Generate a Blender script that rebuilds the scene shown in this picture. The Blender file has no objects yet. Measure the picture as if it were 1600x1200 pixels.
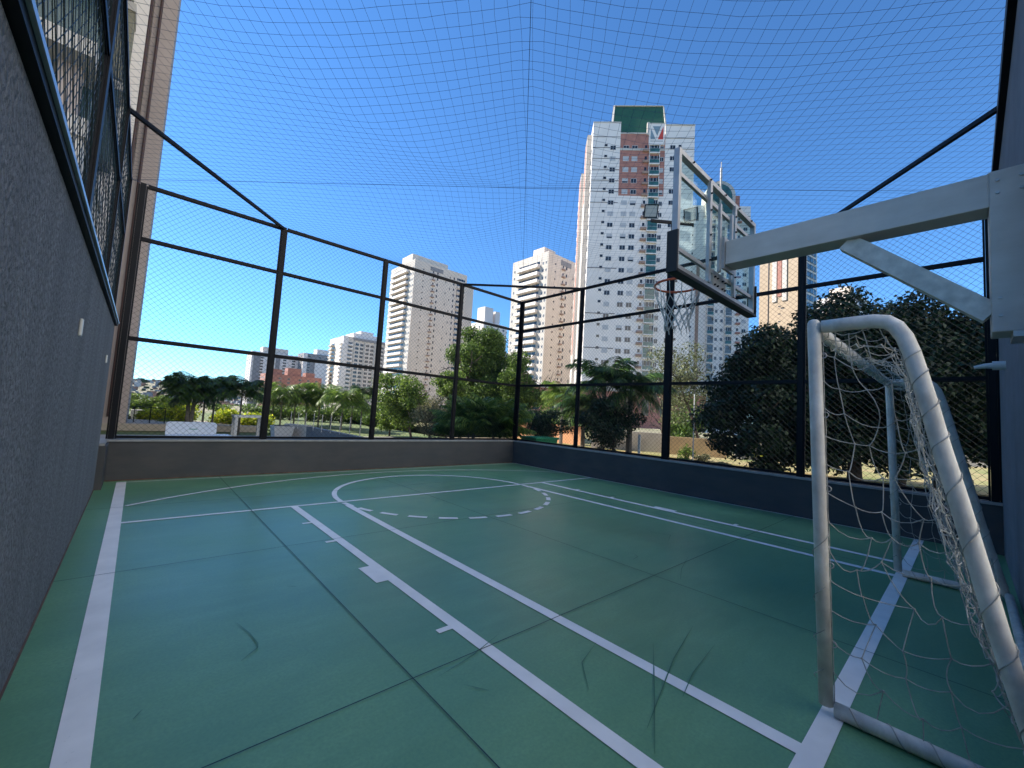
import bpy, math, random
import numpy as np
from mathutils import Vector, Matrix
rad = math.radians
sc = bpy.context.scene
COL = sc.collection
# ------------------------------------------------------------------ camera
# world: X along the far fence, Y along the right fence, Z up; the camera stands in the court's near left corner
R = np.array([[0.73817, 0.09308, 0.66816], [-0.67194, 0.01380, 0.74048], [0.05970, -0.99557, 0.07273]])
q = Matrix([[R[0][0], -R[0][1], -R[0][2]], [R[1][0], -R[1][1], -R[1][2]], [R[2][0], -R[2][1], -R[2][2]]])
EYE = (0.0, 0.0, 1.45)
cam_d = bpy.data.cameras.new('camera'); cam = bpy.data.objects.new('camera', cam_d); COL.objects.link(cam)
cam.matrix_world = Matrix.Translation(EYE) @ q.to_quaternion().normalized().to_matrix().to_4x4()
cam_d.sensor_width = 36; cam_d.lens = 14.504; cam_d.clip_start = 0.02; cam_d.clip_end = 9000
sc.camera = cam
# ------------------------------------------------------------------ light
SUN_AZ, SUN_EL = 125.0, 40.0          # azimuth counter-clockwise from +X
w = bpy.data.worlds.new('World'); sc.world = w; w.use_nodes = True
nt = w.node_tree; bg = nt.nodes['Background']
sky = nt.nodes.new('ShaderNodeTexSky'); sky.sky_type = 'NISHITA'; sky.sun_disc = False
sky.sun_elevation = rad(SUN_EL); sky.sun_rotation = rad(90 - SUN_AZ)
sky.altitude = 1200; sky.air_density = 1.0; sky.dust_density = 0.0; sky.ozone_density = 3.0
hs = nt.nodes.new('ShaderNodeVectorMath'); hs.operation = 'MULTIPLY'; hs.inputs[1].default_value = (.43, .72, .94)
nt.links.new(sky.outputs[0], hs.inputs[0]); nt.links.new(hs.outputs[0], bg.inputs[0]); bg.inputs[1].default_value = 0.122
sl = bpy.data.lights.new('sun', 'SUN'); sl.energy = 4.9; sl.angle = rad(0.5); sl.color = (1.0, 0.93, 0.83)
so = bpy.data.objects.new('sun', sl); COL.objects.link(so)
sd = Vector((math.cos(rad(SUN_AZ)) * math.cos(rad(SUN_EL)), math.sin(rad(SUN_AZ)) * math.cos(rad(SUN_EL)), math.sin(rad(SUN_EL))))
so.rotation_euler = sd.to_track_quat('Z', 'Y').to_euler()
vs = sc.view_settings; vs.view_transform = 'Standard'; vs.look = 'None'; vs.exposure = 1.2; vs.gamma = 1

# ------------------------------------------------------------------ helpers
def hdir(px):                       # horizontal direction of a picture column (1600 px wide photograph)
    py = 612 + .0601 * (px - 214)
    v = R @ np.array([px - 800, py - 600, 644.64]); return v[:2] / math.hypot(v[0], v[1])
VIEW = R[:2, 2] / math.hypot(R[0, 2], R[1, 2])
def at(px, depth):                  # ground point `depth` metres in front along that column
    d = hdir(px); return d * depth / (d @ VIEW)
def zat(px, py, depth):
    p = at(px, depth); v = R @ np.array([px - 800, py - 600, 644.64])
    return EYE[2] + v[2] / math.hypot(v[0], v[1]) * math.hypot(p[0], p[1])

MATS = {}
def mat(name, col=(.5, .5, .5), rough=.7, metal=0., var=0., vscale=8., bump=0., bscale=60., bstretch=(1, 1, 1), rvar=0., coord='Object', spec=.5, col2=None, detail=4., bdist=.01):
    if name in MATS: return MATS[name]
    m = bpy.data.materials.new(name); m.use_nodes = True; n = m.node_tree; b = n.nodes['Principled BSDF']
    b.inputs['Roughness'].default_value = rough; b.inputs['Metallic'].default_value = metal
    b.inputs['Specular IOR Level'].default_value = spec
    b.inputs['Base Color'].default_value = (*col, 1)
    tc = n.nodes.new('ShaderNodeTexCoord')
    if var or col2:
        nz = n.nodes.new('ShaderNodeTexNoise'); nz.inputs['Scale'].default_value = vscale; nz.inputs['Detail'].default_value = detail
        n.links.new(tc.outputs[coord], nz.inputs['Vector'])
        rp = n.nodes.new('ShaderNodeValToRGB'); rp.color_ramp.elements[0].position = .3; rp.color_ramp.elements[1].position = .7
        a = [c * (1 - var) for c in col]; z = col2 or [min(1, c * (1 + var)) for c in col]
        rp.color_ramp.elements[0].color = (*a, 1); rp.color_ramp.elements[1].color = (*z, 1)
        n.links.new(nz.outputs[0], rp.inputs[0]); n.links.new(rp.outputs[0], b.inputs['Base Color'])
        if rvar:
            mr = n.nodes.new('ShaderNodeMapRange'); mr.inputs[1].default_value = .3; mr.inputs[2].default_value = .7
            mr.inputs[3].default_value = rough - rvar; mr.inputs[4].default_value = rough + rvar
            n.links.new(nz.outputs[0], mr.inputs[0]); n.links.new(mr.outputs[0], b.inputs['Roughness'])
    if bump:
        mp = n.nodes.new('ShaderNodeMapping'); mp.inputs['Scale'].default_value = bstretch; n.links.new(tc.outputs[coord], mp.inputs[0])
        n2 = n.nodes.new('ShaderNodeTexNoise'); n2.inputs['Scale'].default_value = bscale; n2.inputs['Detail'].default_value = 5
        n.links.new(mp.outputs[0], n2.inputs['Vector'])
        bp = n.nodes.new('ShaderNodeBump'); bp.inputs['Strength'].default_value = bump; bp.inputs['Distance'].default_value = bdist
        n.links.new(n2.outputs[0], bp.inputs['Height']); n.links.new(bp.outputs[0], b.inputs['Normal'])
    MATS[name] = m; return m

class MB:
    def __init__(s): s.v = []; s.f = []; s.m = []
    def face(s, pts, mi=0):
        k = len(s.v); s.v += [tuple(map(float, p)) for p in pts]; s.f.append(tuple(range(k, k + len(pts)))); s.m.append(mi)
    def box(s, a, b, mi=0):
        x0, y0, z0 = a; x1, y1, z1 = b
        x0, x1 = min(x0, x1), max(x0, x1); y0, y1 = min(y0, y1), max(y0, y1); z0, z1 = min(z0, z1), max(z0, z1)
        k = len(s.v)
        s.v += [(x0, y0, z0), (x1, y0, z0), (x1, y1, z0), (x0, y1, z0), (x0, y0, z1), (x1, y0, z1), (x1, y1, z1), (x0, y1, z1)]
        for q_ in ((0, 3, 2, 1), (4, 5, 6, 7), (0, 1, 5, 4), (1, 2, 6, 5), (2, 3, 7, 6), (3, 0, 4, 7)):
            s.f.append(tuple(k + i for i in q_)); s.m.append(mi)
    def bar(s, p0, p1, wd, ht, mi=0, up=(0, 0, 1)):      # rectangular bar between two points
        p0 = Vector(p0); p1 = Vector(p1); d = (p1 - p0).normalized(); u = Vector(up)
        if abs(d.dot(u)) > .98: u = Vector((0, 1, 0))
        a = d.cross(u).normalized(); b = a.cross(d).normalized(); k = len(s.v)
        for p in (p0, p1):
            for i, j in ((-1, -1), (1, -1), (1, 1), (-1, 1)): s.v.append(tuple(p + a * (i * wd / 2) + b * (j * ht / 2)))
        for q_ in ((0, 1, 2, 3), (7, 6, 5, 4), (0, 4, 5, 1), (1, 5, 6, 2), (2, 6, 7, 3), (3, 7, 4, 0)):
            s.f.append(tuple(k + i for i in q_)); s.m.append(mi)
    def tube(s, pts, r, n=6, mi=0, cap=True, closed=False):
        pts = [Vector(p) for p in pts]; N = len(pts); k = len(s.v)
        rr = r if hasattr(r, '__len__') else [r] * N
        t0 = (pts[1] - pts[0]).normalized(); a = t0.orthogonal().normalized()
        for i, p in enumerate(pts):
            if closed: t = (pts[(i + 1) % N] - pts[i - 1]).normalized()
            else: t = (pts[min(i + 1, N - 1)] - pts[max(i - 1, 0)]).normalized()
            a = (a - t * a.dot(t))
            a = a.normalized() if a.length > 1e-6 else t.orthogonal().normalized()
            b = t.cross(a)
            for j in range(n):
                th = 2 * math.pi * j / n; s.v.append(tuple(p + (a * math.cos(th) + b * math.sin(th)) * rr[i]))
        for i in range(N if closed else N - 1):
            i2 = (i + 1) % N
            for j in range(n):
                s.f.append((k + i * n + j, k + i * n + (j + 1) % n, k + i2 * n + (j + 1) % n, k + i2 * n + j)); s.m.append(mi)
        if cap and not closed:
            s.f.append(tuple(k + j for j in reversed(range(n)))); s.m.append(mi)
            s.f.append(tuple(k + (N - 1) * n + j for j in range(n))); s.m.append(mi)
    def poly(s, pts2, z0, z1, mi=0):                     # extruded outline in XY
        k = len(s.v); n = len(pts2)
        s.v += [(x, y, z0) for x, y in pts2] + [(x, y, z1) for x, y in pts2]
        s.f.append(tuple(k + i for i in reversed(range(n)))); s.m.append(mi)
        s.f.append(tuple(k + n + i for i in range(n))); s.m.append(mi)
        for i in range(n): s.f.append((k + i, k + (i + 1) % n, k + n + (i + 1) % n, k + n + i)); s.m.append(mi)
    def xzpoly(s, pts2, y0, y1, mi=0):                   # outline in XZ, extruded along Y
        k = len(s.v); n = len(pts2)
        s.v += [(x, y0, z) for x, z in pts2] + [(x, y1, z) for x, z in pts2]
        s.f.append(tuple(k + i for i in range(n))); s.m.append(mi)
        s.f.append(tuple(k + n + i for i in reversed(range(n)))); s.m.append(mi)
        for i in range(n): s.f.append((k + (i + 1) % n, k + i, k + n + i, k + n + (i + 1) % n)); s.m.append(mi)
    def mesh(s, name, mats, org=(0, 0, 0), smooth=False):
        me = bpy.data.meshes.new(name)
        v = np.array(s.v, dtype=np.float64) - np.array(org)
        me.from_pydata(v.tolist(), [], s.f)
        for m in (mats if isinstance(mats, (list, tuple)) else [mats]): me.materials.append(m)
        me.polygons.foreach_set('material_index', s.m)
        if smooth: me.polygons.foreach_set('use_smooth', [True] * len(s.f))
        me.update(); return me
    def build(s, name, mats, parent=None, smooth=False, local=False):
        org = (0, 0, 0) if local or parent is None else ORG[parent.name]
        o = bpy.data.objects.new(name, s.mesh(name, mats, org, smooth)); COL.objects.link(o)
        if parent: o.parent = parent
        ORG[o.name] = org
        return o
ORG = {}
def tag(o, label=None, cat=None, group=None, kind=None):
    if label: o['label'] = label
    if cat: o['category'] = cat
    if group: o['group'] = group
    if kind: o['kind'] = kind
    return o
def thing(name, label, cat, loc=(0, 0, 0), rz=0., group=None):
    o = bpy.data.objects.new(name, None); COL.objects.link(o); o.location = loc; o.rotation_euler = (0, 0, rz)
    o.empty_display_size = .3; ORG[o.name] = tuple(loc); return tag(o, label, cat, group)
def bevel(o, wd, seg=2):
    m = o.modifiers.new('bevel', 'BEVEL'); m.width = wd; m.segments = seg; m.limit_method = 'ANGLE'; return o
def struct(o): return tag(o, kind='structure')

# ------------------------------------------------------------------ materials
M_floor = mat('court_paint_green', (.15, .315, .145), .36, var=.2, vscale=.55, rvar=.07, bump=.06, bscale=220, coord='Object', detail=9, bdist=.003)
def floor_extra():
    n = M_floor.node_tree; b = n.nodes['Principled BSDF']
    src = b.inputs['Base Color'].links[0].from_socket
    tc = [x for x in n.nodes if x.type == 'TEX_COORD'][0]
    nz = n.nodes.new('ShaderNodeTexNoise'); nz.inputs['Scale'].default_value = 3.1; nz.inputs['Detail'].default_value = 12; nz.inputs['Roughness'].default_value = .72
    mp = n.nodes.new('ShaderNodeMapping'); mp.inputs['Rotation'].default_value = (0, 0, .6); mp.inputs['Scale'].default_value = (.5, 2.2, 1)
    n.links.new(tc.outputs['Object'], mp.inputs[0]); n.links.new(mp.outputs[0], nz.inputs['Vector'])
    rp = n.nodes.new('ShaderNodeValToRGB'); rp.color_ramp.elements[0].position = .42; rp.color_ramp.elements[1].position = .72
    rp.color_ramp.elements[0].color = (0, 0, 0, 1); rp.color_ramp.elements[1].color = (1, 1, 1, 1)
    n.links.new(nz.outputs[0], rp.inputs[0])
    mx = n.nodes.new('ShaderNodeMix'); mx.data_type = 'RGBA'; mx.inputs[7].default_value = (.20, .41, .22, 1)
    ml = n.nodes.new('ShaderNodeMath'); ml.operation = 'MULTIPLY'; ml.inputs[1].default_value = .42
    n.links.new(rp.outputs[0], ml.inputs[0]); n.links.new(ml.outputs[0], mx.inputs[0]); n.links.new(src, mx.inputs[6])
    n.links.new(mx.outputs[2], b.inputs['Base Color'])
floor_extra()
M_line = mat('line_paint_white', (.88, .84, .78), .42, var=.07, vscale=5, detail=10)
def wear_line():
    n = M_line.node_tree; b = n.nodes['Principled BSDF']; src = b.inputs['Base Color'].links[0].from_socket
    tc = [x for x in n.nodes if x.type == 'TEX_COORD'][0]
    nz = n.nodes.new('ShaderNodeTexNoise'); nz.inputs['Scale'].default_value = 26; nz.inputs['Detail'].default_value = 12; nz.inputs['Roughness'].default_value = .75
    n.links.new(tc.outputs['Object'], nz.inputs['Vector'])
    rp = n.nodes.new('ShaderNodeValToRGB'); rp.color_ramp.elements[0].position = .64; rp.color_ramp.elements[1].position = .70
    rp.color_ramp.elements[0].color = (0, 0, 0, 1); rp.color_ramp.elements[1].color = (.6, .6, .6, 1)
    n.links.new(nz.outputs[0], rp.inputs[0])
    mx = n.nodes.new('ShaderNodeMix'); mx.data_type = 'RGBA'; mx.inputs[7].default_value = (.12, .2, .18, 1)
    n.links.new(rp.outputs[0], mx.inputs[0]); n.links.new(src, mx.inputs[6]); n.links.new(mx.outputs[2], b.inputs['Base Color'])
wear_line()
M_joint = mat('joint_filler_dark', (.008, .03, .028), .6)
M_scuff = mat('rubber_scuff', (.055, .16, .085), .5)
M_stucco = mat('stucco_blue_grey', (.185, .195, .21), .9, var=.36, vscale=38, bump=1.0, bscale=34, bstretch=(1, 1.4, .9), bdist=.05, detail=6)
def stains(m, sx, sy, sz, amt, dark):
    n = m.node_tree; b = n.nodes['Principled BSDF']; src = b.inputs['Base Color'].links[0].from_socket
    tc = [x for x in n.nodes if x.type == 'TEX_COORD'][0]; mp = n.nodes.new('ShaderNodeMapping'); mp.inputs['Scale'].default_value = (sx, sy, sz)
    nz = n.nodes.new('ShaderNodeTexNoise'); nz.inputs['Scale'].default_value = 1; nz.inputs['Detail'].default_value = 9; nz.inputs['Roughness'].default_value = .65
    n.links.new(tc.outputs['Object'], mp.inputs[0]); n.links.new(mp.outputs[0], nz.inputs['Vector'])
    rp = n.nodes.new('ShaderNodeValToRGB'); rp.color_ramp.elements[0].position = .38; rp.color_ramp.elements[1].position = .68
    rp.color_ramp.elements[0].color = (0, 0, 0, 1); rp.color_ramp.elements[1].color = (amt, amt, amt, 1); n.links.new(nz.outputs[0], rp.inputs[0])
    mx = n.nodes.new('ShaderNodeMix'); mx.data_type = 'RGBA'; mx.inputs[7].default_value = (*dark, 1)
    n.links.new(rp.outputs[0], mx.inputs[0]); n.links.new(src, mx.inputs[6]); n.links.new(mx.outputs[2], b.inputs['Base Color'])
stains(M_stucco, 3, 3.5, .35, .6, (.10, .105, .12))
stains(M_floor, .9, 1.3, 1, .55, (.075, .22, .115))
stains(M_floor, 60, 60, 1, .5, (.07, .20, .11))
def scratches(m, rot, sx, sy, lo, amt, dark):
    n = m.node_tree; b = n.nodes['Principled BSDF']; src = b.inputs['Base Color'].links[0].from_socket
    tc = [x for x in n.nodes if x.type == 'TEX_COORD'][0]; mp = n.nodes.new('ShaderNodeMapping'); mp.inputs['Rotation'].default_value = (0, 0, rot); mp2 = n.nodes.new('ShaderNodeMapping'); mp2.inputs['Scale'].default_value = (sx, sy, 1)
    nz = n.nodes.new('ShaderNodeTexNoise'); nz.inputs['Scale'].default_value = 1; nz.inputs['Detail'].default_value = 3; nz.inputs['Distortion'].default_value = .25
    n.links.new(tc.outputs['Object'], mp.inputs[0]); n.links.new(mp.outputs[0], mp2.inputs[0]); n.links.new(mp2.outputs[0], nz.inputs['Vector'])
    rp = n.nodes.new('ShaderNodeValToRGB'); rp.color_ramp.elements[0].position = lo; rp.color_ramp.elements[1].position = lo + .05
    rp.color_ramp.elements[0].color = (0, 0, 0, 1); rp.color_ramp.elements[1].color = (amt, amt, amt, 1); n.links.new(nz.outputs[0], rp.inputs[0])
    mx = n.nodes.new('ShaderNodeMix'); mx.data_type = 'RGBA'; mx.inputs[7].default_value = (*dark, 1)
    n.links.new(rp.outputs[0], mx.inputs[0]); n.links.new(src, mx.inputs[6]); n.links.new(mx.outputs[2], b.inputs['Base Color'])
scratches(M_floor, .5, 1.6, 55, .72, .45, (.06, .17, .09)); scratches(M_floor, 1.9, 2.2, 75, .73, .4, (.24, .42, .27)); scratches(M_floor, 2.7, 2.5, 90, .72, .4, (.06, .17, .09))

M_back = mat('plaster_slate_blue', (.17, .175, .19), .85, var=.1, vscale=3, bump=.35, bscale=120)
M_low = mat('plaster_charcoal', (.054, .057, .061), .75, var=.12, vscale=1.6, bump=.15, bscale=90)
M_cap = mat('cap_stone_grey', (.30, .30, .29), .5, var=.15, vscale=9)
M_black = mat('steel_black', (.0045, .005, .0075), .5, var=.2, vscale=20, spec=.18)
M_wire = mat('wire_dark_green', (.012, .022, .024), .5)
M_twine = mat('net_twine_navy', (.02, .045, .10), .7)
M_white_steel = mat('steel_white_grey', (.56, .51, .46), .45, var=.06, vscale=6, bump=.05, bscale=80)
M_strut = mat('steel_worn_white', (.56, .52, .46), .5, var=.22, vscale=14, detail=8)
M_frame = mat('aluminium_frame', (.44, .42, .40), .35, metal=.35, var=.1, vscale=12)
M_pad = mat('padding_black', (.012, .012, .013), .6)
M_rim = mat('rim_orange', (.60, .085, .02), .4, var=.15, vscale=30)
M_cord = mat('cord_offwhite', (.52, .50, .46), .85)
M_rope = mat('goal_rope', (.44, .41, .35), .9, var=.3, vscale=18)
M_goal = mat('goal_paint_white', (.80, .74, .65), .42, var=.13, vscale=11, detail=9, rvar=.08, bump=.06, bscale=70)
stains(M_goal, 9, 9, 5, .6, (.42, .36, .28)); stains(M_white_steel, 1.2, 1.5, 6, .35, (.36, .30, .24)); stains(M_low, 1.5, 1.5, 5, .5, (.10, .088, .08))
stains(M_back, 1, 1, 4, .4, (.12, .125, .14))
def glass(name, tint, mixf=.82):
    m = bpy.data.materials.new(name); m.use_nodes = True; n = m.node_tree; n.nodes.remove(n.nodes['Principled BSDF'])
    out = n.nodes['Material Output']; t = n.nodes.new('ShaderNodeBsdfTransparent'); t.inputs[0].default_value = (*tint, 1)
    g = n.nodes.new('ShaderNodeBsdfGlossy'); g.inputs['Roughness'].default_value = .02; g.inputs[0].default_value = (.9, 1, .97, 1)
    fr = n.nodes.new('ShaderNodeLayerWeight'); fr.inputs[0].default_value = .5
    pw = n.nodes.new('ShaderNodeMath'); pw.operation = 'POWER'; pw.inputs[1].default_value = 4; n.links.new(fr.outputs['Facing'], pw.inputs[0])
    ma = n.nodes.new('ShaderNodeMath'); ma.operation = 'MULTIPLY_ADD'; ma.inputs[1].default_value = .3; ma.inputs[2].default_value = .025; n.links.new(pw.outputs[0], ma.inputs[0])
    mx = n.nodes.new('ShaderNodeMixShader'); n.links.new(ma.outputs[0], mx.inputs[0]); n.links.new(t.outputs[0], mx.inputs[1]); n.links.new(g.outputs[0], mx.inputs[2])
    n.links.new(mx.outputs[0], out.inputs[0]); return m
M_glass = glass('board_glass', (.86, .93, .91))

# ------------------------------------------------------------------ court dimensions
XL, XR = -0.34, 8.51         # inner faces of left wall and right low wall
YB, YF = -0.30, 9.20         # back wall, far low wall
CX, FT = 4.22, 6.27
random.seed(7); rng = np.random.default_rng(11)

# ------------------------------------------------------------------ ground
def terrain():
    b = MB(); n = 70; ext = 5200.
    xs = [math.copysign(abs(t) ** 2.2, t) * ext for t in np.linspace(-1, 1, n)]
    def h(x, y):
        z = -.05
        ang = math.degrees(math.atan2(y, x)); r = math.hypot(x, y)
        if r > 120: z -= min(1, (r - 120) / 300) * 14
        if r > 900:                                   # hill with the far part of the city, left of the far fence
            t = min(1, (r - 900) / 1500); t = t * t * (3 - 2 * t)
            z += t * (38 + 26 * math.exp(-((ang - 84) / 22) ** 2) + 5 * math.sin(x / 310.) + 4 * math.sin(y / 270. + 1))
        return z
    V = [(x, y, h(x, y)) for y in xs for x in xs]
    b.v = V; b.f = [(j * n + i, j * n + i + 1, (j + 1) * n + i + 1, (j + 1) * n + i) for j in range(n - 1) for i in range(n - 1)]; b.m = [0] * len(b.f)
    m = mat('ground_soil_and_grass', (.27, .22, .155), .95, col2=(.12, .14, .06), vscale=.12, detail=9)
    return struct(b.build('ground', m)), h
ground_o, GH = terrain()
b = MB(); b.box((XL - .3, YB - .3, -.12), (XR + .15, YF + .2, 0)); struct(b.build('court_floor', M_floor))
b = MB(); b.box((-14, YF + .35, -.2), (9.6, 19.0, -.012)); struct(b.build('garden_path', mat('paving_pale', (.34, .32, .30), .8, var=.12, vscale=2.5)))
b = MB(); b.box((12.5, -30, -.2), (17.2, 40, -.02)); struct(b.build('service_road', mat('road_sandy', (.42, .34, .24), .9, var=.2, vscale=.6)))
b = MB(); b.box((17.2, -30, -.2), (38, 40, .03)); struct(b.build('garden_soil', mat('soil_ochre', (.30, .22, .11), .95, col2=(.12, .15, .04), vscale=.7, detail=8)))

# ------------------------------------------------------------------ court lines (one painted sheet)
def lines():
    b = MB(); z = .004
    def rect(x0, y0, x1, y1, zz=z): b.face([(x0, y0, zz), (x1, y0, zz), (x1, y1, zz), (x0, y1, zz)])
    rect(-.115, .54, 0, 9.05)                              # left sideline
    rect(0, 9.01, 8.48, 9.05)                              # far end line
    rect(8.44, .54, 8.48, 9.01)                            # right sideline
    rect(-.115, .44, 8.48, .54)                            # goal line
    rect(0, FT - .03, 8.44, FT + .03)                      # free throw line
    for sx in (-1, 1):
        x = CX + sx * 2.48; rect(x - .045, .54, x + .045, FT - .03)
        x2 = CX + sx * 1.83; rect(x2 - .045, .54, x2 + .045, FT - .25)
        o = x + sx * .045
        for ty, th in ((2.35, .05), (4.52, .05), (5.34, .05)): rect(min(o, o + sx * .10), ty - th / 2, max(o, o + sx * .10), ty + th / 2)
        rect(min(o, o + sx * .10), 3.28, max(o, o + sx * .10), 3.66)
    def arc(cx, cy, r, a0, a1, wd, n, zz=z):
        for i in range(n):
            t0 = a0 + (a1 - a0) * i / n; t1 = a0 + (a1 - a0) * (i + 1) / n
            P = lambda rr, t: (cx + rr * math.cos(t), cy + rr * math.sin(t), zz)
            b.face([P(r - wd / 2, t0), P(r + wd / 2, t0), P(r + wd / 2, t1), P(r - wd / 2, t1)])
    arc(CX, FT, 1.83, 0.015, math.pi - .015, .075, 60, z + .001)
    nd = 14; st = math.pi / nd                              # dashed half towards the hoop
    for k in range(nd):
        a0 = math.pi + st * (k + .2); arc(CX, FT, 1.83, a0, a0 + st * .62, .075, 5, z + .001)
    # three point arc, clipped to the court
    r3 = 6.55; cy = 2.13
    a_ = math.acos((CX - 0.0) / r3)
    arc(CX, cy, r3, a_ + .005, math.pi - a_ - .005, .05, 80, z + .002)
    return b.build('court_lines', M_line)
struct(lines())
b = MB()
for x in (1.235, 3.78, 6.3): b.face([(x - .003, YB, .0075), (x + .003, YB, .0075), (x + .003, YF, .0075), (x - .003, YF, .0075)])
for y in (2.02, 4.58, 7.1): b.face([(XL, y - .003, .0072), (XR, y - .003, .0072), (XR, y + .003, .0072), (XL, y + .003, .0072)])
struct(b.build('floor_joints', M_joint))
b = MB()
def scuff(pts, wd):
    P = [np.array(p, float) for p in pts]; Q = []
    for i in range(len(P) - 1):
        for t in np.linspace(0, 1, 5, endpoint=False): Q.append(P[i] * (1 - t) + P[i + 1] * t)
    Q.append(P[-1]); n = len(Q)
    for i in range(n - 1):
        d = Q[i + 1] - Q[i]; d = np.array([-d[1], d[0]]) / (np.linalg.norm(d) + 1e-9)
        w0 = wd * (.25 + math.sin(math.pi * i / n)) * .24; w1 = wd * (.25 + math.sin(math.pi * (i + 1) / n)) * .24
        b.face([(*(Q[i] - d * w0), .0062), (*(Q[i] + d * w0), .0062), (*(Q[i + 1] + d * w1), .0062), (*(Q[i + 1] - d * w1), .0062)])
scuff([(.61, 3.18), (.65, 3.0), (.665, 2.85), (.655, 2.80), (.61, 2.76), (.56, 2.71)], .014)
scuff([(2.66, 1.41), (2.2, 1.15), (1.82, .94)], .011); scuff([(3.11, 1.35), (2.6, 1.24), (1.93, 1.04)], .011); scuff([(3.0, 1.15), (2.55, 1.1), (2.3, 1.04)], .008)
scuff([(2.35, 1.64), (2.1, 1.56), (1.93, 1.38)], .009); scuff([(4.2, 2.5), (4.13, 2.4), (4.0, 2.38)], .012); scuff([(4.66, 2.09), (4.2, 1.95), (3.9, 1.82)], .007)
scuff([(5.3, 3.0), (5.2, 2.8), (5.3, 2.62), (5.0, 2.5)], .008); scuff([(1.35, 1.95), (1.62, 2.0), (1.9, 2.09)], .009); scuff([(1.42, 1.82), (1.5, 1.7)], .008)
scuff([(.15, 2.55), (.12, 2.5)], .01); scuff([(2.9, 6.9), (3.05, 6.84)], .012); scuff([(1.0, 3.6), (1.06, 3.55)], .012)
struct(b.build('floor_scuff_marks', M_scuff))

# ------------------------------------------------------------------ walls
t = thing('stucco_wall', 'rough blue grey stucco wall along the left side of the court, under the wire fence', 'wall', (XL, 4, 0))
b = MB(); b.box((XL - .22, -3, 0.001), (XL, 8.44, 2.40)); bevel(b.build('wall_body', M_stucco, t), .008)
b = MB(); b.box((XL - .25, -3, 2.403), (XL + .03, 8.47, 2.455)); b.build('coping', M_black, t)
b = MB(); b.box((XL + .032, -3, 2.436), (XL + .045, 8.47, 2.459)); b.build('flashing', mat('flashing_pale', (.35, .38, .40), .3, metal=.5), t)
b = MB(); b.box((XL + .0005, -3, .0015), (XL + .007, 8.44, .02)); b.build('skirting_stain', mat('rust_red_edge', (.12, .07, .05), .9, var=.4, vscale=6), t)
t = thing('end_wall', 'tall slate blue wall behind the football goal carrying the hoop arm', 'wall', (4, YB, 0))
b = MB(); b.box((3.9, YB - .25, .001), (XR + .2, YB, 4.80)); b.build('wall_body', M_back, t)
b = MB(); b.box((3.9, YB - .28, 4.803), (XR + .2, YB + .05, 4.93)); b.build('coping', M_black, t)
t = thing('low_wall', 'unseen low charcoal wall behind the photographer, kept low to let bounced light in', 'wall', (2, YB, 0))
b = MB(); b.box((XL + .002, YB - .25, .001), (3.898, YB - .01, .63)); b.build('wall_body', M_low, t)  # unseen near end, shaped low and open so bounced light reaches the court
t = thing('low_wall', 'low charcoal wall along the far end of the court under the fence', 'wall', (4, YF, 0))
b = MB(); b.box((-.26, YF, .001), (XR - .002, YF + .2, .63)); b.build('wall_body', M_low, t)
b = MB(); b.box((-.28, YF - .02, .633), (XR - .024, YF + .22, .665)); b.build('coping', M_cap, t)
b = MB(); b.box((-.26, YF - .012, .0012), (XR - .002, YF - .0005, .02)); b.build('skirting_stain', MATS['rust_red_edge'], t)
t = thing('low_wall', 'low charcoal wall along the right side of the court below the hoop', 'wall', (XR, 4, 0))
b = MB(); b.box((XR, YB + .002, .001), (XR + .2, YF + .2, .63)); b.build('wall_body', M_low, t)
b = MB(); b.box((XR - .02, YB + .002, .633), (XR + .22, YF + .22, .665)); b.build('coping', M_cap, t)
t = thing('low_wall', 'short charcoal wall stub between the stucco wall end and the far low wall', 'wall', (-.3, 8.8, 0))
b = MB(); b.box((-.5, 8.443, .001), (-.262, YF + .2, .63)); b.build('wall_body', M_low, t)
b = MB(); b.box((-.52, 8.475, .633), (-.282, YF + .22, .665)); b.build('coping', M_cap, t)
# small fittings on the stucco wall
b = MB(); b.box((XL + .001, 4.09, 1.81), (XL + .018, 4.145, 1.93)); o = bevel(b.build('wall_box', mat('plastic_white', (.6, .6, .58), .4)), .006)
tag(o, 'small white plastic box mounted halfway up the blue grey stucco wall', 'switch box')
b = MB(); b.box((XL + .001, 7.3, 1.79), (XL + .018, 7.36, 1.89)); o = bevel(b.build('wall_box', MATS['plastic_white']), .006)
tag(o, 'tiny white box near the far end of the stucco wall', 'switch box')
t = thing('wall_fitting', 'white pipe shaped fitting sticking out of the slate blue wall beside the fence', 'fitting', (7.2, YB, 2.33))
b = MB(); b.tube([(7.2, YB, 2.33), (7.2, YB + .10, 2.33)], .05, 14); b.build('base', MATS['plastic_white'], t, smooth=False)
b = MB(); b.tube([(7.2, YB + .10, 2.33), (7.2, YB + .15, 2.33), (7.2, YB + .24, 2.315)], [.035, .03, .018], 10); b.build('nozzle', MATS['plastic_white'], t)

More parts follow.
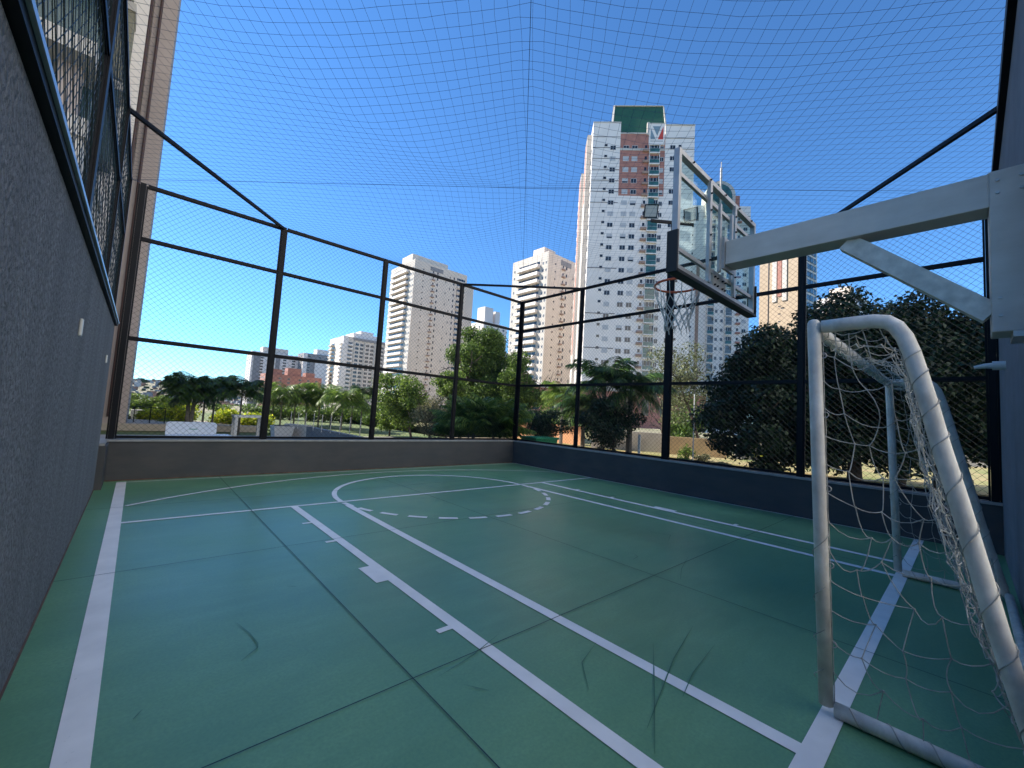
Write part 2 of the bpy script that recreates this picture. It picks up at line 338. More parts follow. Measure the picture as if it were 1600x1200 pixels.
# ------------------------------------------------------------------ fences
def strands(b, p0, u, L, z0, z1, s=.066, r=.0022, wob=.004):
    """chain link: two families of diagonal wires in the plane p0 + u*a + z"""
    p0 = np.array(p0, float); u = np.array(u, float); nrm = np.array([-u[1], u[0], 0.])
    H = z1 - z0; st = s * math.sqrt(2)
    for fam in (1, -1):
        c = -H - st * .5
        k = 0
        while c < L + H:
            # line a = c + (z - z0) for fam 1 ; a = c + H - (z - z0) for fam -1 -> param by z
            if fam == 1: za, zb = max(0, -c), min(H, L - c); A = lambda zz: c + zz
            else: za, zb = max(0, c + H - L), min(H, c + H); A = lambda zz: c + H - zz
            if zb - za > .02:
                n = max(2, int((zb - za) / .45) + 1); pts = []
                for i in range(n + 1):
                    zz = za + (zb - za) * i / n; w_ = wob * math.sin(k * 1.7 + i * 2.1) + wob * .6 * math.sin(zz * 3 + c)
                    if i in (0, n): w_ = 0
                    pts.append(p0 + u * (A(zz) + w_ * .6) + nrm * (fam * .0022 + w_) + np.array([0, 0, z0 + zz]))
                b.tube(pts, r, 3, cap=False)
            c += st; k += 1
RAILS = (.70, 2.33, 4.02, 4.93)
def fence(label, P, u, posts, zbase, rails, wide=(), r=.0021, s=.066, meshz=None, group=None):
    P = np.array(P, float); u = np.array(u, float); mid = P + u * (posts[0] + posts[-1]) / 2
    t = thing('wire_fence', label, 'fence', (mid[0], mid[1], zbase), group=group)
    nrm = np.array([-u[1], u[0], 0.])
    for a in posts:
        w_ = .13 if a in wide else .075
        b = MB(); p = P + u * a
        b.bar((*(p[:2]), zbase + .003), (*(p[:2]), rails[-1] + .03), .06, w_, up=tuple(u))
        for e in (-1, 1): b.bar((*((p + u * e * (w_ / 2 + .0135))[:2]), zbase + .003), (*((p + u * e * (w_ / 2 + .0135))[:2]), rails[-1]), .028, .022, up=tuple(u))
        b.build('post', M_black, t)
    ps = sorted(posts)
    for i in range(len(ps) - 1):
        for z in rails:
            b = MB(); a0 = P + u * (ps[i] + .062); a1 = P + u * (ps[i + 1] - .062)
            b.bar((a0[0], a0[1], z), (a1[0], a1[1], z), .05, .055 if z != rails[0] else .045)
            b.bar((a0[0], a0[1], z - .036), (a1[0], a1[1], z - .036), .025, .012)
            b.build('rail', M_black, t)
        for k in range(len(rails) - 1):
            b = MB(); strands(b, P + u * (ps[i] + .06), u, ps[i + 1] - ps[i] - .12, rails[k] + .03, rails[k + 1] - .03, s, r)
            b.build('wire_mesh', M_wire, t)
    if rails[0] < 1:                                  # short feet that hold the bottom rail above the coping
        for i in range(len(ps) - 1):
            for f in (.25, .5, .75):
                p = P + u * (ps[i] + (ps[i + 1] - ps[i]) * f); b = MB(); b.bar((p[0], p[1], zbase + .001), (p[0], p[1], rails[0] - .03), .02, .02)
                b.build('rail_foot', M_black, t)
    return t
YA = YF + .10; XB = XR + .10
fence('black framed wire fence across the far end of the court, facing the garden palms', (0, YA, 0), (1, 0, 0), (-.25, 1.90, 4.10, 6.33, 8.61), .665, RAILS)
fence('black framed wire fence along the right court side, before the dark trees', (XB, 0, 0), (0, 1, 0), (-.24, 1.955, 4.43, 6.92, 9.235), .665, RAILS, wide=(4.43,))
fence('black framed wire fence standing on top of the blue grey stucco wall', (-.42, 0, 0), (0, 1, 0), (-.45, 1.955, 4.43, 6.92, 9.235), 2.457, (2.50, 4.02, 4.93), wide=(4.43,), r=.0026)
fence('unseen open wire fence behind the photographer, letting bounced light into the court', (0, YB - .12, 0), (1, 0, 0), (-.25, 1.90, 3.80), .632, RAILS)  # open mesh in place of a solid end wall, admits bounced light
fence('narrow lower wire panel between stucco wall end and far fence', (-.42, 0, 0), (0, 1, 0), (8.52, 9.12), .665, (.70, 2.36))
for a, c, lb in (((-.42, 6.92), (1.90, YA), 'black steel brace cutting the corner between left and far fence tops'),
                 ((6.33, YA), (XB, 6.92), 'short black steel brace across the far right fence corner'),
                 ((XB, 1.955), (6.34, YB + .02), 'black steel brace from right fence top to the slate blue wall')):
    b = MB(); b.bar((a[0], a[1], 4.93), (c[0], c[1], 4.93), .045, .05); tag(b.build('corner_brace', M_black), lb, 'brace')

# ------------------------------------------------------------------ overhead net
def overhead():
    t = thing('overhead_net', 'dark square mesh net stretched over the whole court on crossed cables', 'net', (4, 4.5, 4.95))
    x0, x1, y0, y1 = -.42, XB, YB, YA; cx, cy = (x0 + x1) / 2, (y0 + y1) / 2; hx, hy = (x1 - x0) / 2, (y1 - y0) / 2
    def z(x, y):
        a = abs((x - cx) / hx); c = abs((y - cy) / hy); m = max(a, c); n_ = min(a, c)
        return 4.955 - 1.35 * max(0, 1 - m) * max(0, m - n_) * .9 - .05 * (1 - m)
    b = MB(); s = .108 * math.sqrt(2)
    for fam in (1, -1):
        c = (x0 - y1) if fam == 1 else (x0 + y0); cend = (x1 - y0) if fam == 1 else (x1 + y1)
        k = 0
        while c < cend:
            c += s; k += 1
            # fam 1: x - y = c ; fam -1: x + y = c
            if fam == 1: ta, tb = max(x0, y0 + c), min(x1, y1 + c); F = lambda x: (x, x - c)
            else: ta, tb = max(x0, c - y1), min(x1, c - y0); F = lambda x: (x, c - x)
            if tb - ta < .06: continue
            n = max(2, int((tb - ta) / .16)); pts = []
            for i in range(n + 1):
                x = ta + (tb - ta) * i / n; x_, y_ = F(x); e = 0 if i in (0, n) else 1
                j = .007 * e; wv = .02 * math.sin(x_ * 1.3 + y_ * .7) * e
                px_ = x_ + rng.normal(0, j) * .6 + wv; py_ = y_ + rng.normal(0, j) * .6 + .02 * math.sin(x_ * .9 - y_ * 1.1) * e
                px_ = min(max(px_, x0), x1); py_ = min(max(py_, y0), y1)
                pts.append((px_, py_, z(px_, py_)))
            b.tube(pts, .0015, 3, cap=False)
    b.build('net', M_twine, t)
    for (a, c) in (((x0, y0), (x1, y1)), ((x0, y1), (x1, y0))):
        b = MB(); b.tube([(a[0] + (c[0] - a[0]) * i / 20, a[1] + (c[1] - a[1]) * i / 20, 4.962 - .05 * (1 - abs(i / 10 - 1))) for i in range(21)], .003, 5); b.build('cable', M_twine, t)
    b = MB(); b.tube([(x0, y0, 4.965), (x1, y0, 4.965), (x1, y1, 4.965), (x0, y1, 4.965)], .004, 5, closed=True); b.build('edge_rope', M_twine, t)
overhead()

# ------------------------------------------------------------------ basketball hoop
def hoop():
    ax0, ax1 = 4.20, 4.42; BY = 1.70
    t = thing('basketball_hoop', 'wall mounted basketball hoop with clear backboard, orange rim and grey steel arm', 'basketball hoop', (4.3, YB, 0))
    b = MB(); b.box((ax0, -.119, 3.06), (ax1, BY - .10, 3.30)); o = b.build('arm', M_white_steel, t); bevel(o, .006)
    b = MB(); b.box((ax0 - .001, YB + .002, 2.19), (ax1 + .06, -.12, 3.31)); o = b.build('wall_post', M_white_steel, t); bevel(o, .006)
    b = MB(); b.bar((4.30, .66, 3.052), (4.30, -.125, 2.33), .10, .13); b.build('strut', M_strut, t)
    b = MB(); b.box((ax0 - .02, YB + .001, 2.15), (ax1 + .08, YB + .09, 2.187)); b.build('foot_plate', M_frame, t)
    x0, x1, z0, z1 = 3.33, 5.28, 2.79, 3.89
    # board
    bd = MB(); bd.box((x0 + .02, BY + .024, z0 + .02), (x1 - .02, BY + .034, z1 - .02)); board = bd.build('backboard', M_glass, t)
    for z in (2.30, 2.42, 3.15, 3.24):
        for y in (-.265, -.16):
            g = MB(); g.tube([(ax0 - .012, y, z), (ax0 - .0012, y, z)], .011, 6); g.build('bolt', M_frame, t)
    g = MB(); g.tube([(ax0 - .001, -.119, 3.06), (ax0 - .001, -.119, 3.30)], .005, 6); g.build('weld_bead', M_white_steel, t)
    g = MB(); g.tube([(4.25, .60, 3.058), (4.35, .60, 3.058)], .008, 6); g.build('weld_bead', M_white_steel, t)
    f = MB(); e = .045; D = .05
    f.box((x0, BY - .03, z1 - e), (x1, BY + .022, z1)); f.box((x0, BY - .03, z0), (x1, BY + .022, z0 + e))
    f.box((x0, BY - .03, z0 + e + .001), (x0 + e, BY + .022, z1 - e - .001)); f.box((x1 - e, BY - .03, z0 + e + .001), (x1, BY + .022, z1 - e - .001))
    for z in (z0 + .20, z1 - .21): f.box((x0 + e + .001, BY - .012, z - .018), (x1 - e - .001, BY + .018, z + .018))
    for xx in (3.98, 4.62): f.box((xx - .024, BY - .045, z0 + e + .001), (xx + .024, BY - .0125, z1 - e - .001))
    for xx in (4.16, 4.46): f.box((xx - .02, BY - .07, 2.98), (xx + .02, BY - .046, z1 - .21))
    f.build('frame', M_frame, board)
    g = MB(); g.box((4.18, BY - .098, 3.02), (4.44, BY - .071, 3.34)); g.build('mounting_plate', M_frame, board)
    g = MB(); g.box((4.14, BY - .011, 2.84), (4.46, BY + .020, 2.975)); g.build('rim_plate', mat('plate_beige', (.42, .38, .33), .5), board)
    bl = [(xx, zz, .03, .0115) for xx in (4.17, 4.24, 4.36, 4.43) for zz in (2.865, 2.945)]
    bl += [(xx - .012, zz, .06, .0455) for xx in (3.98, 4.62) for zz in (3.05, 3.3, 3.55, 3.72)] + [(3.6 + k * .38, z1 - .022, .045, .031) for k in range(5)]
    for xx, zz, ya, yb in bl:
        g = MB(); g.tube([(xx, BY - ya, zz), (xx, BY - yb, zz)], .009, 6); g.build('bolt', M_black, board)
    p = MB(); h = .045
    p.box((x0 - .012, BY - .045, z0 - .03), (x1 + .012, BY + .052, z0 - .001))
    for xa, xb in ((x0 - .022, x0 - .001), (x1 + .001, x1 + .022)):
        p.box((xa, BY - .045, z0 - .03), (xb, BY + .052, z0 + .34))
    p.build('padding', M_pad, board)
    # rim
    rx, ry, rz, rr = 4.30, 2.13, 2.975, .243
    r_ = MB(); r_.tube([(rx + rr * math.cos(a), ry + rr * math.sin(a), rz) for a in np.linspace(0, 2 * math.pi, 40, endpoint=False)], .0125, 8, closed=True)
    r_.bar((rx, BY + .036, rz - .02), (rx, ry - rr, rz - .02), .12, .012)
    for sx in (-1, 1): r_.tube([(rx + sx * .07, BY + .04, rz - .10), (rx + sx * .13, ry - rr * .8, rz - .01)], .007, 6)
    r_.box((rx - .08, BY + .036, rz - .13), (rx + .08, BY + .05, rz + .02))
    rim = r_.build('rim', M_rim, t, smooth=False)
    nb = MB(); N = 12; lv = [(0, .243, 0), (.15, .215, 0), (.24, .18, 1), (.32, .15, 0), (.40, .125, 1), (.47, .13, 0)]
    P = lambda i, l: (rx + lv[l][1] * math.cos((i + .5 * lv[l][2]) * 2 * math.pi / N + .1), ry + lv[l][1] * math.sin((i + .5 * lv[l][2]) * 2 * math.pi / N + .1), rz - lv[l][0] + .012 * math.sin(i * 2.7 + l))
    for i in range(N):
        nb.tube([P(i, 0), P(i, 1)], .0048, 5)
        for s_ in (0, 1):
            nb.tube([P(i, 1), P(i - s_, 2)], .0048, 5)
            nb.tube([P(i - s_, 2), P(i, 3)], .0052, 5)
            nb.tube([P(i, 3), P(i - s_, 4)], .0052, 5)
            nb.tube([P(i - s_, 4), P(i, 5)], .005, 5)
        c = P(i, 5); nb.tube([c, (c[0] + .006, c[1] - .004, c[2] - .05)], .005, 5)
    nb.build('net', M_cord, rim)
hoop()

# ------------------------------------------------------------------ floodlights above the fence
t = thing('floodlight_mast', 'black mast with crossarm rising above the right fence behind the backboard', 'mast', (XB, 4.43, 4.96))
b = MB(); b.bar((XB, 4.43, 4.962), (XB, 4.43, 5.95), .05, .05); b.build('pole', M_black, t)
b = MB(); b.bar((XB - .42, 4.74, 5.985), (XB + .36, 4.12, 5.985), .05, .06); b.build('crossarm', M_black, t)
def flood(x, y, z, yaw, label):
    t = thing('floodlight', label, 'floodlight', (x, y, z), yaw, 'floodlights above the right fence')
    b = MB(); w_, h_, d_ = .30, .28, .035; T = Matrix.Translation((0, 0, .20)) @ Matrix.Rotation(rad(24), 4, 'X')
    b.box((-w_ / 2, 0, -h_ / 2), (w_ / 2, d_, h_ / 2)); b.box((-w_ / 2, -.012, -h_ / 2), (-w_ / 2 + .02, 0, h_ / 2)); b.box((w_ / 2 - .02, -.012, -h_ / 2), (w_ / 2, 0, h_ / 2))
    b.box((-w_ / 2 + .02, -.012, h_ / 2 - .02), (w_ / 2 - .02, 0, h_ / 2)); b.box((-w_ / 2 + .02, -.012, -h_ / 2), (w_ / 2 - .02, 0, -h_ / 2 + .02))
    b.box((-.05, d_, -.06), (.05, d_ + .03, .06))
    b.v = [tuple(T @ Vector(p)) for p in b.v]; b.build('housing', M_black, t, local=True)
    b = MB(); b.box((-w_ / 2 + .021, -.006, -h_ / 2 + .021), (w_ / 2 - .021, -.001, h_ / 2 - .021)); b.v = [tuple(T @ Vector(p)) for p in b.v]
    b.build('lens', mat('lamp_glass', (.35, .40, .42), .15), t, local=True)
    b = MB(); b.tube([(-w_ / 2 - .012, 0, .20), (-w_ / 2 - .012, 0, .03), (w_ / 2 + .012, 0, .03), (w_ / 2 + .012, 0, .20)], .008, 6); b.build('bracket', M_black, t, local=True)
flood(XB - .42, 4.74, 6.01, rad(-48), 'small square floodlight left of the backboard edge, above the fence')
flood(XB + .30, 4.16, 6.01, rad(-75), 'square floodlight seen through the backboard glass')

# ------------------------------------------------------------------ football goal
def goal():
    XA, XC = 2.80, 6.10; r = .032
    t = thing('football_goal', 'small white tubular futsal goal with a torn slack net', 'football goal', (4.4, .5, 0))
    prof = [(.58, 2.04), (.40, 2.045), (.32, 2.045), (.27, 2.035), (.235, 2.005), (.205, 1.95), (.18, 1.87), (.155, 1.76), (.12, 1.60), (.085, 1.42), (.03, 1.17), (-.02, .93), (-.075, .66), (-.13, .41), (-.20, .12), (-.213, .07), (-.19, .055)]
    for X in (XA, XC):
        b = MB(); b.tube([(X, .515, .045), (X, .545, 1.0), (X, .578, 2.05), (X, .579, 2.07), (X, .58, 2.083), (X, .58, 2.088)], [r, r, r, r * .93, r * .65, r * .2], 20); b.build('post', M_goal, t, smooth=True)
        b = MB(); b.tube([(X, p[0] - (.04 if i == 0 else 0), p[1]) for i, p in enumerate(prof)], [.036] * len(prof), 18); b.build('side_frame', M_goal, t, smooth=True)
        b = MB(); b.tube([(X, .478, .038), (X, -.19, .038)], .036, 18); b.build('base_bar', M_goal, t, smooth=True)
    b = MB(); b.tube([(XA + .03, .575, 2.035), (XC - .03, .575, 2.035)], .034, 18); b.build('crossbar', M_goal, t, smooth=True)
    b = MB(); b.tube([(XA + .04, -.235, .06), (XC - .04, -.235, .06)], .03, 14); b.build('ground_bar', M_goal, t, smooth=True)
    for X in (XA, XC):
        for z in (.35, .75, 1.15, 1.55, 1.88):
            b = MB()
            y = .515 + (.58 - .515) * z / 2.08 - .050
            sgn = 1 if X == XA else -1
            b.tube([(X + sgn * .01, y + .012 + .015 * math.cos(a), z + .015 * math.sin(a)) for a in np.linspace(0, 2 * math.pi, 9, endpoint=False)], .003, 5, closed=True)
            b.build('net_hook', M_frame, t)
    # -------- nets
    def net(name, F, na, nb_, rr=.0026, slack=.03, seed=1, diag=False, drop=()):
        rg = np.random.default_rng(seed); b = MB()
        J = {}
        for i in range(na + 1):
            for j in range(nb_ + 1):
                p = np.array(F(i / na, j / nb_), float); e = (i in (0, na)) or (j in (0, nb_))
                J[i, j] = p + (0 if e else 1) * rg.normal(0, slack, 3)
        def seg(p, q_):
            L = np.linalg.norm(q_ - p); sg = abs(rg.normal(0, .16)) * L + .02 * L; side = rg.normal(0, .06) * L
            d = q_ - p; sd_ = np.array([d[1], -d[0], 0]) / (np.linalg.norm(d[:2]) + 1e-6)
            b.tube([p + d * s_ + np.array([0, 0, -sg * 4 * s_ * (1 - s_)]) + sd_ * side * 4 * s_ * (1 - s_) for s_ in (0, .25, .5, .75, 1)], rr, 5, cap=False)
        for (i, j), p in J.items():
            for di, dj in ((1, 0), (0, 1)):
                if (i + di, j + dj) in J and not ((i, j, di) in drop): seg(p, J[i + di, j + dj])
            b.tube([p + [0, 0, -.004], p + [0, 0, .004]], rr * 1.9, 5)
        b.build(name, M_rope, t)
    pr = np.array(prof); dl = np.r_[0, np.cumsum(np.hypot(*np.diff(pr, axis=0).T))]; dl /= dl[-1]
    def prf(s_): return np.interp(s_, dl, pr[:, 0]), np.interp(s_, dl, pr[:, 1])
    def side(X, sgn):
        def F(u, v):                         # u from post to slope, v from top down
            z = 1.98 * (1 - v) + .06
            yb = np.interp(-z, -pr[3:, 1], pr[3:, 0]); yf = .50 + .06 * z / 2
            y = yf - .02 - (yf - yb - .06) * u
            return (X + sgn * (.01 + .10 * math.sin(math.pi * u) * math.sin(math.pi * v)), y, z - .05 * math.sin(math.pi * u))
        return F
    net('side_net', side(XA, 1), 4, 13, .0024, .022, 3)
    net('side_net', side(XC, -1), 4, 13, .0024, .022, 4)
    def back(u, v):
        y, z = prf(min(.985, .03 + v * .95)); bulge = .11 * math.sin(math.pi * u)
        yy = y + .12 * math.sin(math.pi * v) * math.sin(math.pi * u) + .02
        return (XA + .06 + (XC - XA - .12) * u, max(yy, YB + .03), z - .06 - bulge * math.sin(math.pi * v) - .02 * math.sin(9 * u))
    net('back_net', back, 26, 18, .0024, .018, 5)
    # cord wound round the frame
    def wind(pts, r0, turns, seed):
        rg = np.random.default_rng(seed); P = [np.array(p, float) for p in pts]; out = []
        n = turns * 14; L = len(P) - 1
        for k in range(n + 1):
            s_ = k / n * L; i = min(int(s_), L - 1); f = s_ - i; c = P[i] * (1 - f) + P[i + 1] * f
            d = Vector(P[i + 1] - P[i]).normalized(); a = d.cross(Vector((1, 0, 0))).normalized() if abs(d.x) < .9 else Vector((0, 0, 1)); e = d.cross(a)
            th = k / 14 * 2 * math.pi + .5 * math.sin(k * .11 + seed); rr = r0 + .003 + .002 * math.sin(k * .9)
            out.append(c + np.array(a * math.cos(th) * rr + e * math.sin(th) * rr))
        return out
    for X, sd_ in ((XA, 1), (XC, 2)):
        b = MB(); b.tube(wind([(X, p[0], p[1]) for p in prof[6:-2]], .036, 9, sd_), .0023, 5); b.build('lashing_cord', M_rope, t)
        b = MB(); b.tube(wind([(X, .53, .15), (X, .545, 1.0)], .032, 4, sd_ + 4), .0023, 5); b.build('lashing_cord', M_rope, t)
        b = MB(); b.tube(wind([(X, .42, .038), (X, -.15, .038)], .036, 4 if X == XA else 5, sd_ + 8), .0026, 5); b.build('lashing_cord', M_rope, t)
    b = MB(); b.tube(wind([(X_, .575, 2.03) for X_ in (XA + .1, XC - .1)], .034, 16, 5), .0028, 5); b.build('lashing_cord', M_rope, t)
    b = MB(); b.tube(wind([(XC, -.10, .038), (XC, -.185, .038)], .038, 9, 7), .004, 5); b.build('lashing_cord', mat('cord_light', (.5, .48, .42), .9), t)
goal()

# ================================================================== vegetation
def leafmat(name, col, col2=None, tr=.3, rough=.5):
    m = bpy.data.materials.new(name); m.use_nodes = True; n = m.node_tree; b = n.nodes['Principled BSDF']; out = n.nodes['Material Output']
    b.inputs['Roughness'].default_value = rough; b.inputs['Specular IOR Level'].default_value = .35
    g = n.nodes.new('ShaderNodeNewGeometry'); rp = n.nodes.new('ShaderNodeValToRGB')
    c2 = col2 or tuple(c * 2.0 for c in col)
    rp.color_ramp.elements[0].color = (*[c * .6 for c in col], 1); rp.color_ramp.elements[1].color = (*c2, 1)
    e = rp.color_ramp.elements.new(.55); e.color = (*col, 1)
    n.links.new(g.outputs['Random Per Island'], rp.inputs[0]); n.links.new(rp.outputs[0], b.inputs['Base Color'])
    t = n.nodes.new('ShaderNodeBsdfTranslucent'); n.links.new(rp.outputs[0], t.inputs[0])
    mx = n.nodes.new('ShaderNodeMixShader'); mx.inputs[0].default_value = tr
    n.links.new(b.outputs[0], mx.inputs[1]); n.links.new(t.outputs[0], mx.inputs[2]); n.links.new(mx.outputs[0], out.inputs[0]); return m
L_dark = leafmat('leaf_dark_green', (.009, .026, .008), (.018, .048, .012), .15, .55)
L_mid = leafmat('leaf_mid_green', (.07, .13, .02), (.20, .29, .05), .4)
L_light = leafmat('leaf_light_green', (.10, .17, .03), (.26, .36, .06), .45)
L_yellow = leafmat('leaf_yellow_green', (.32, .42, .03), (.75, .70, .06), .5)
L_grey = leafmat('leaf_grey_green', (.17, .17, .085), (.36, .33, .18), .4)
L_pale = leafmat('leaf_pale_olive', (.10, .12, .05), (.30, .32, .17), .4)
L_palm = leafmat('palm_leaf_green', (.03, .07, .018), (.09, .17, .03), .25, .4)
L_palml = leafmat('palm_leaf_light', (.10, .18, .03), (.24, .32, .06), .42, .4)
M_bark = mat('bark_brown', (.06, .042, .03), .9, var=.3, vscale=9, bump=.5, bscale=30)
M_barkp = mat('bark_palm', (.13, .115, .095), .9, var=.3, vscale=14, bump=.5, bscale=30, bstretch=(.3, .3, 3))
def quads_mesh(name, Q, m, org):
    """Q: (N,4,3) leaf quads -> one mesh"""
    Q = Q - np.array(org); N = len(Q); me = bpy.data.meshes.new(name)
    me.vertices.add(N * 4); me.vertices.foreach_set('co', Q.reshape(-1).astype(np.float32))
    me.loops.add(N * 4); me.loops.foreach_set('vertex_index', np.arange(N * 4, dtype=np.int32))
    me.polygons.add(N); me.polygons.foreach_set('loop_start', np.arange(0, N * 4, 4, dtype=np.int32))
    try: me.polygons.foreach_set('loop_total', np.full(N, 4, dtype=np.int32))
    except Exception: pass
    me.materials.append(m); me.update(calc_edges=True); return me
def leaves(rg, clumps, dens, size, elong=1.7, droop=.3):
    out = []
    for (cx, cy, cz, rx, rz) in clumps:
        n = max(12, int(dens * rx * rx))
        d = rg.normal(size=(n, 3)); d /= np.linalg.norm(d, axis=1)[:, None]
        rr = rg.random(n) ** .38 * (1 + .10 * rg.normal(size=n))
        p = np.array([cx, cy, cz]) + d * rr[:, None] * np.array([rx, rx, rz])
        nrm = d * .7 + rg.normal(size=(n, 3)) * .8 + np.array([0, 0, .35]); nrm /= np.linalg.norm(nrm, axis=1)[:, None]
        ax = rg.normal(size=(n, 3)) + np.array([0, 0, -droop]) + d * .6
        ax -= nrm * (ax * nrm).sum(1)[:, None]; ax /= np.linalg.norm(ax, axis=1)[:, None] + 1e-9
        sd_ = np.cross(nrm, ax); L = size * (.6 + .8 * rg.random(n))[:, None]; W = L / elong / 2
        fold = nrm * L * .12
        out.append(np.stack([p - ax * L * .5, p + sd_ * W + fold, p + ax * L * .5, p - sd_ * W + fold], 1))
    return np.concatenate(out)
def limb(b, rg, p0, d, L, r, depth, tips):
    p0 = np.array(p0, float); d = np.array(d, float); d /= np.linalg.norm(d); pts = [p0]; n = 4; cur = d.copy()
    for i in range(n):
        cur = cur + rg.normal(0, .10, 3); cur /= np.linalg.norm(cur); pts.append(pts[-1] + cur * L / n)
    b.tube(pts, [r * (1 - .45 * i / n) for i in range(n + 1)], 7 if depth > 1 else 5)
    tips.append(pts[-1])
    if depth > 0:
        for k in range(3 if depth > 1 else 2):
            dd = cur + rg.normal(0, .55, 3) + np.array([0, 0, .18]); limb(b, rg, pts[-1 - (k % 2)], dd, L * .68, r * .52, depth - 1, tips)
def tree(name, label, px, depth, top, rad_, m, size=.12, dens=900, low=None, ncl=26, seed=1, squash=1., trunk_r=.12, lean=(0, 0), group=None, pos=None, cat='tree', gap=.36, zb=-.05, bare=None, elong=1.7):
    rg = np.random.default_rng(seed); p = np.array(pos) if pos is not None else at(px, depth)
    low = low if low is not None else top * .3
    zb = GH(p[0], p[1]) if depth > 60 else zb
    org = (p[0], p[1], zb); t = thing(name, label, cat, org, group=group)
    cz = (top + low) / 2; hz = (top - low) / 2; cl = []
    for k in range(ncl):
        d = rg.normal(size=3); d /= np.linalg.norm(d); rr = (.45 + (.66 if m is L_dark else .5) * rg.random()) if k > ncl // 5 else .3 * rg.random()
        s_ = gap * (.7 + .6 * rg.random())
        cl.append((p[0] + lean[0] * .8 + d[0] * rad_ * rr * (1 - s_ * .3), p[1] + lean[1] * .8 + d[1] * rad_ * rr * (1 - s_ * .3), cz + d[2] * hz * rr, rad_ * s_, min(rad_, hz) * s_ * .8 * squash))
    Q = leaves(rg, cl, dens, size, elong)
    o = bpy.data.objects.new('crown', quads_mesh('crown', Q, m, org)); COL.objects.link(o); o.parent = t
    b = MB(); tips = []; h0 = bare if bare else low + (cz - low) * .4
    b.tube([(p[0], p[1], zb - .1), (p[0] + lean[0] * .3, p[1] + lean[1] * .3, zb + (h0 - zb) * .5), (p[0] + lean[0] * .6, p[1] + lean[1] * .6, h0)], [trunk_r * 1.25, trunk_r, trunk_r * .85], 9)
    for k in range(5):
        a = k * 1.26 + rg.random(); limb(b, rg, (p[0] + lean[0] * .6, p[1] + lean[1] * .6, h0 - .05), (math.cos(a) * .7 + lean[0] * .15, math.sin(a) * .7 + lean[1] * .15, .9), hz * (.45 if m is L_dark else .75), trunk_r * .55, 2, tips)
    b.build('trunk', M_bark, t); return t
def shrub(name, label, px, depth, top, rad_, m, size=.10, dens=900, seed=1, group=None, base=-.05, cat='shrub', sq=1.):
    rg = np.random.default_rng(seed); p = at(px, depth); org = (p[0], p[1], base); t = thing(name, label, cat, org, group=group)
    cl = []
    for k in range(12):
        a = rg.random() * 6.28; r_ = rad_ * .65 * math.sqrt(rg.random()); f = 1 - .35 * (r_ / rad_)
        z = base + (top - base) * (.35 + .45 * rg.random()) * f; cl.append((p[0] + r_ * math.cos(a), p[1] + r_ * math.sin(a), z, rad_ * .42, (top - base) * .26 * sq))
    o = bpy.data.objects.new('foliage', quads_mesh('foliage', leaves(rg, cl, dens, size), m, org)); COL.objects.link(o); o.parent = t
    b = MB()
    for k in range(4):
        a = k * 1.6; b.tube([(p[0], p[1], base - .05), (p[0] + .3 * rad_ * math.cos(a), p[1] + .3 * rad_ * math.sin(a), base + (top - base) * .6)], [.03, .012], 5)
    b.build('stem', M_bark, t); return t
def fronds(rg, c, n, L, lw, nleaf=30, up=(.15, 1.25), droop=1.6):
    Q = []
    for k in range(n):
        az = k * 2.399 + rg.normal(0, .15); el = up[0] + (up[1] - up[0]) * rg.random(); Lk = L * (.8 + .3 * rg.random())
        h = np.array([math.cos(az), math.sin(az), 0]); P = [np.array(c, float)]; e = el; S = 14
        for i in range(S):
            P.append(P[-1] + (h * math.cos(e) + np.array([0, 0, math.sin(e)])) * Lk / S); e -= droop / S * (.4 + 1.2 * i / S)
        P = np.array(P); sdv = np.array([-h[1], h[0], 0])
        for i in range(S):                                   # midrib as a thin strip
            w_ = .012 * (1 - i / S) + .003; Q.append([P[i] - sdv * w_, P[i] + sdv * w_, P[i + 1] + sdv * w_ * .8, P[i + 1] - sdv * w_ * .8])
        for j in range(nleaf):
            s_ = .12 + .88 * j / (nleaf - 1); f = s_ * S; i = min(int(f), S - 1); q0 = P[i] + (P[i + 1] - P[i]) * (f - i); tg = P[i + 1] - P[i]; tg /= np.linalg.norm(tg)
            ll = lw * math.sin(math.pi * min(1, s_ * .88 + .12)) ** .6 * (.85 + .3 * rg.random())
            for sg in (-1, 1):
                dd = sdv * sg * .85 + tg * .6 + np.array([0, 0, -.25 - .25 * rg.random()]) + rg.normal(0, .08, 3); dd /= np.linalg.norm(dd)
                wv = tg * .021 * (L / 1.4) ** .5; mid = q0 + dd * ll * .45; tip = q0 + dd * ll + np.array([0, 0, -.25 * ll])
                Q.append([q0, mid + wv, tip, mid - wv])
    return np.array(Q)
def palm(label, px, depth, hc, L, m, seed=1, n=18, lw=None, trunk_r=.05, group=None, lean=0., name='palm_tree', droop=1.6, up=(.1, 1.3), nleaf=26, stems=1, zb=-.05, spread=.25, pos=None):
    rg = np.random.default_rng(seed); p = np.array(pos) if pos is not None else at(px, depth)
    org = (p[0], p[1], zb); t = thing(name, label, 'palm', org, group=group); Qs = []
    for k in range(stems):
        a = rg.random() * 6.28; dx, dy = (0, 0) if stems == 1 else (spread * math.cos(a), spread * math.sin(a)); hh = hc * (1 if k == 0 else .75 + .3 * rg.random())
        top = (p[0] + dx + lean, p[1] + dy, hh)
        b = MB(); b.tube([(p[0] + dx * .3, p[1] + dy * .3, zb - .05), (p[0] + dx * .6 + lean * .4, p[1] + dy * .6, zb + (hh - zb) * .5), top], [trunk_r * 1.3, trunk_r, trunk_r * .85], 8); b.build('trunk', M_barkp, t)
        Qs.append(fronds(rg, (top[0], top[1], hh - .03), n, L, lw or L * .33, nleaf, up, droop))
    o = bpy.data.objects.new('crown', quads_mesh('crown', np.concatenate(Qs), m, org)); COL.objects.link(o); o.parent = t; return t

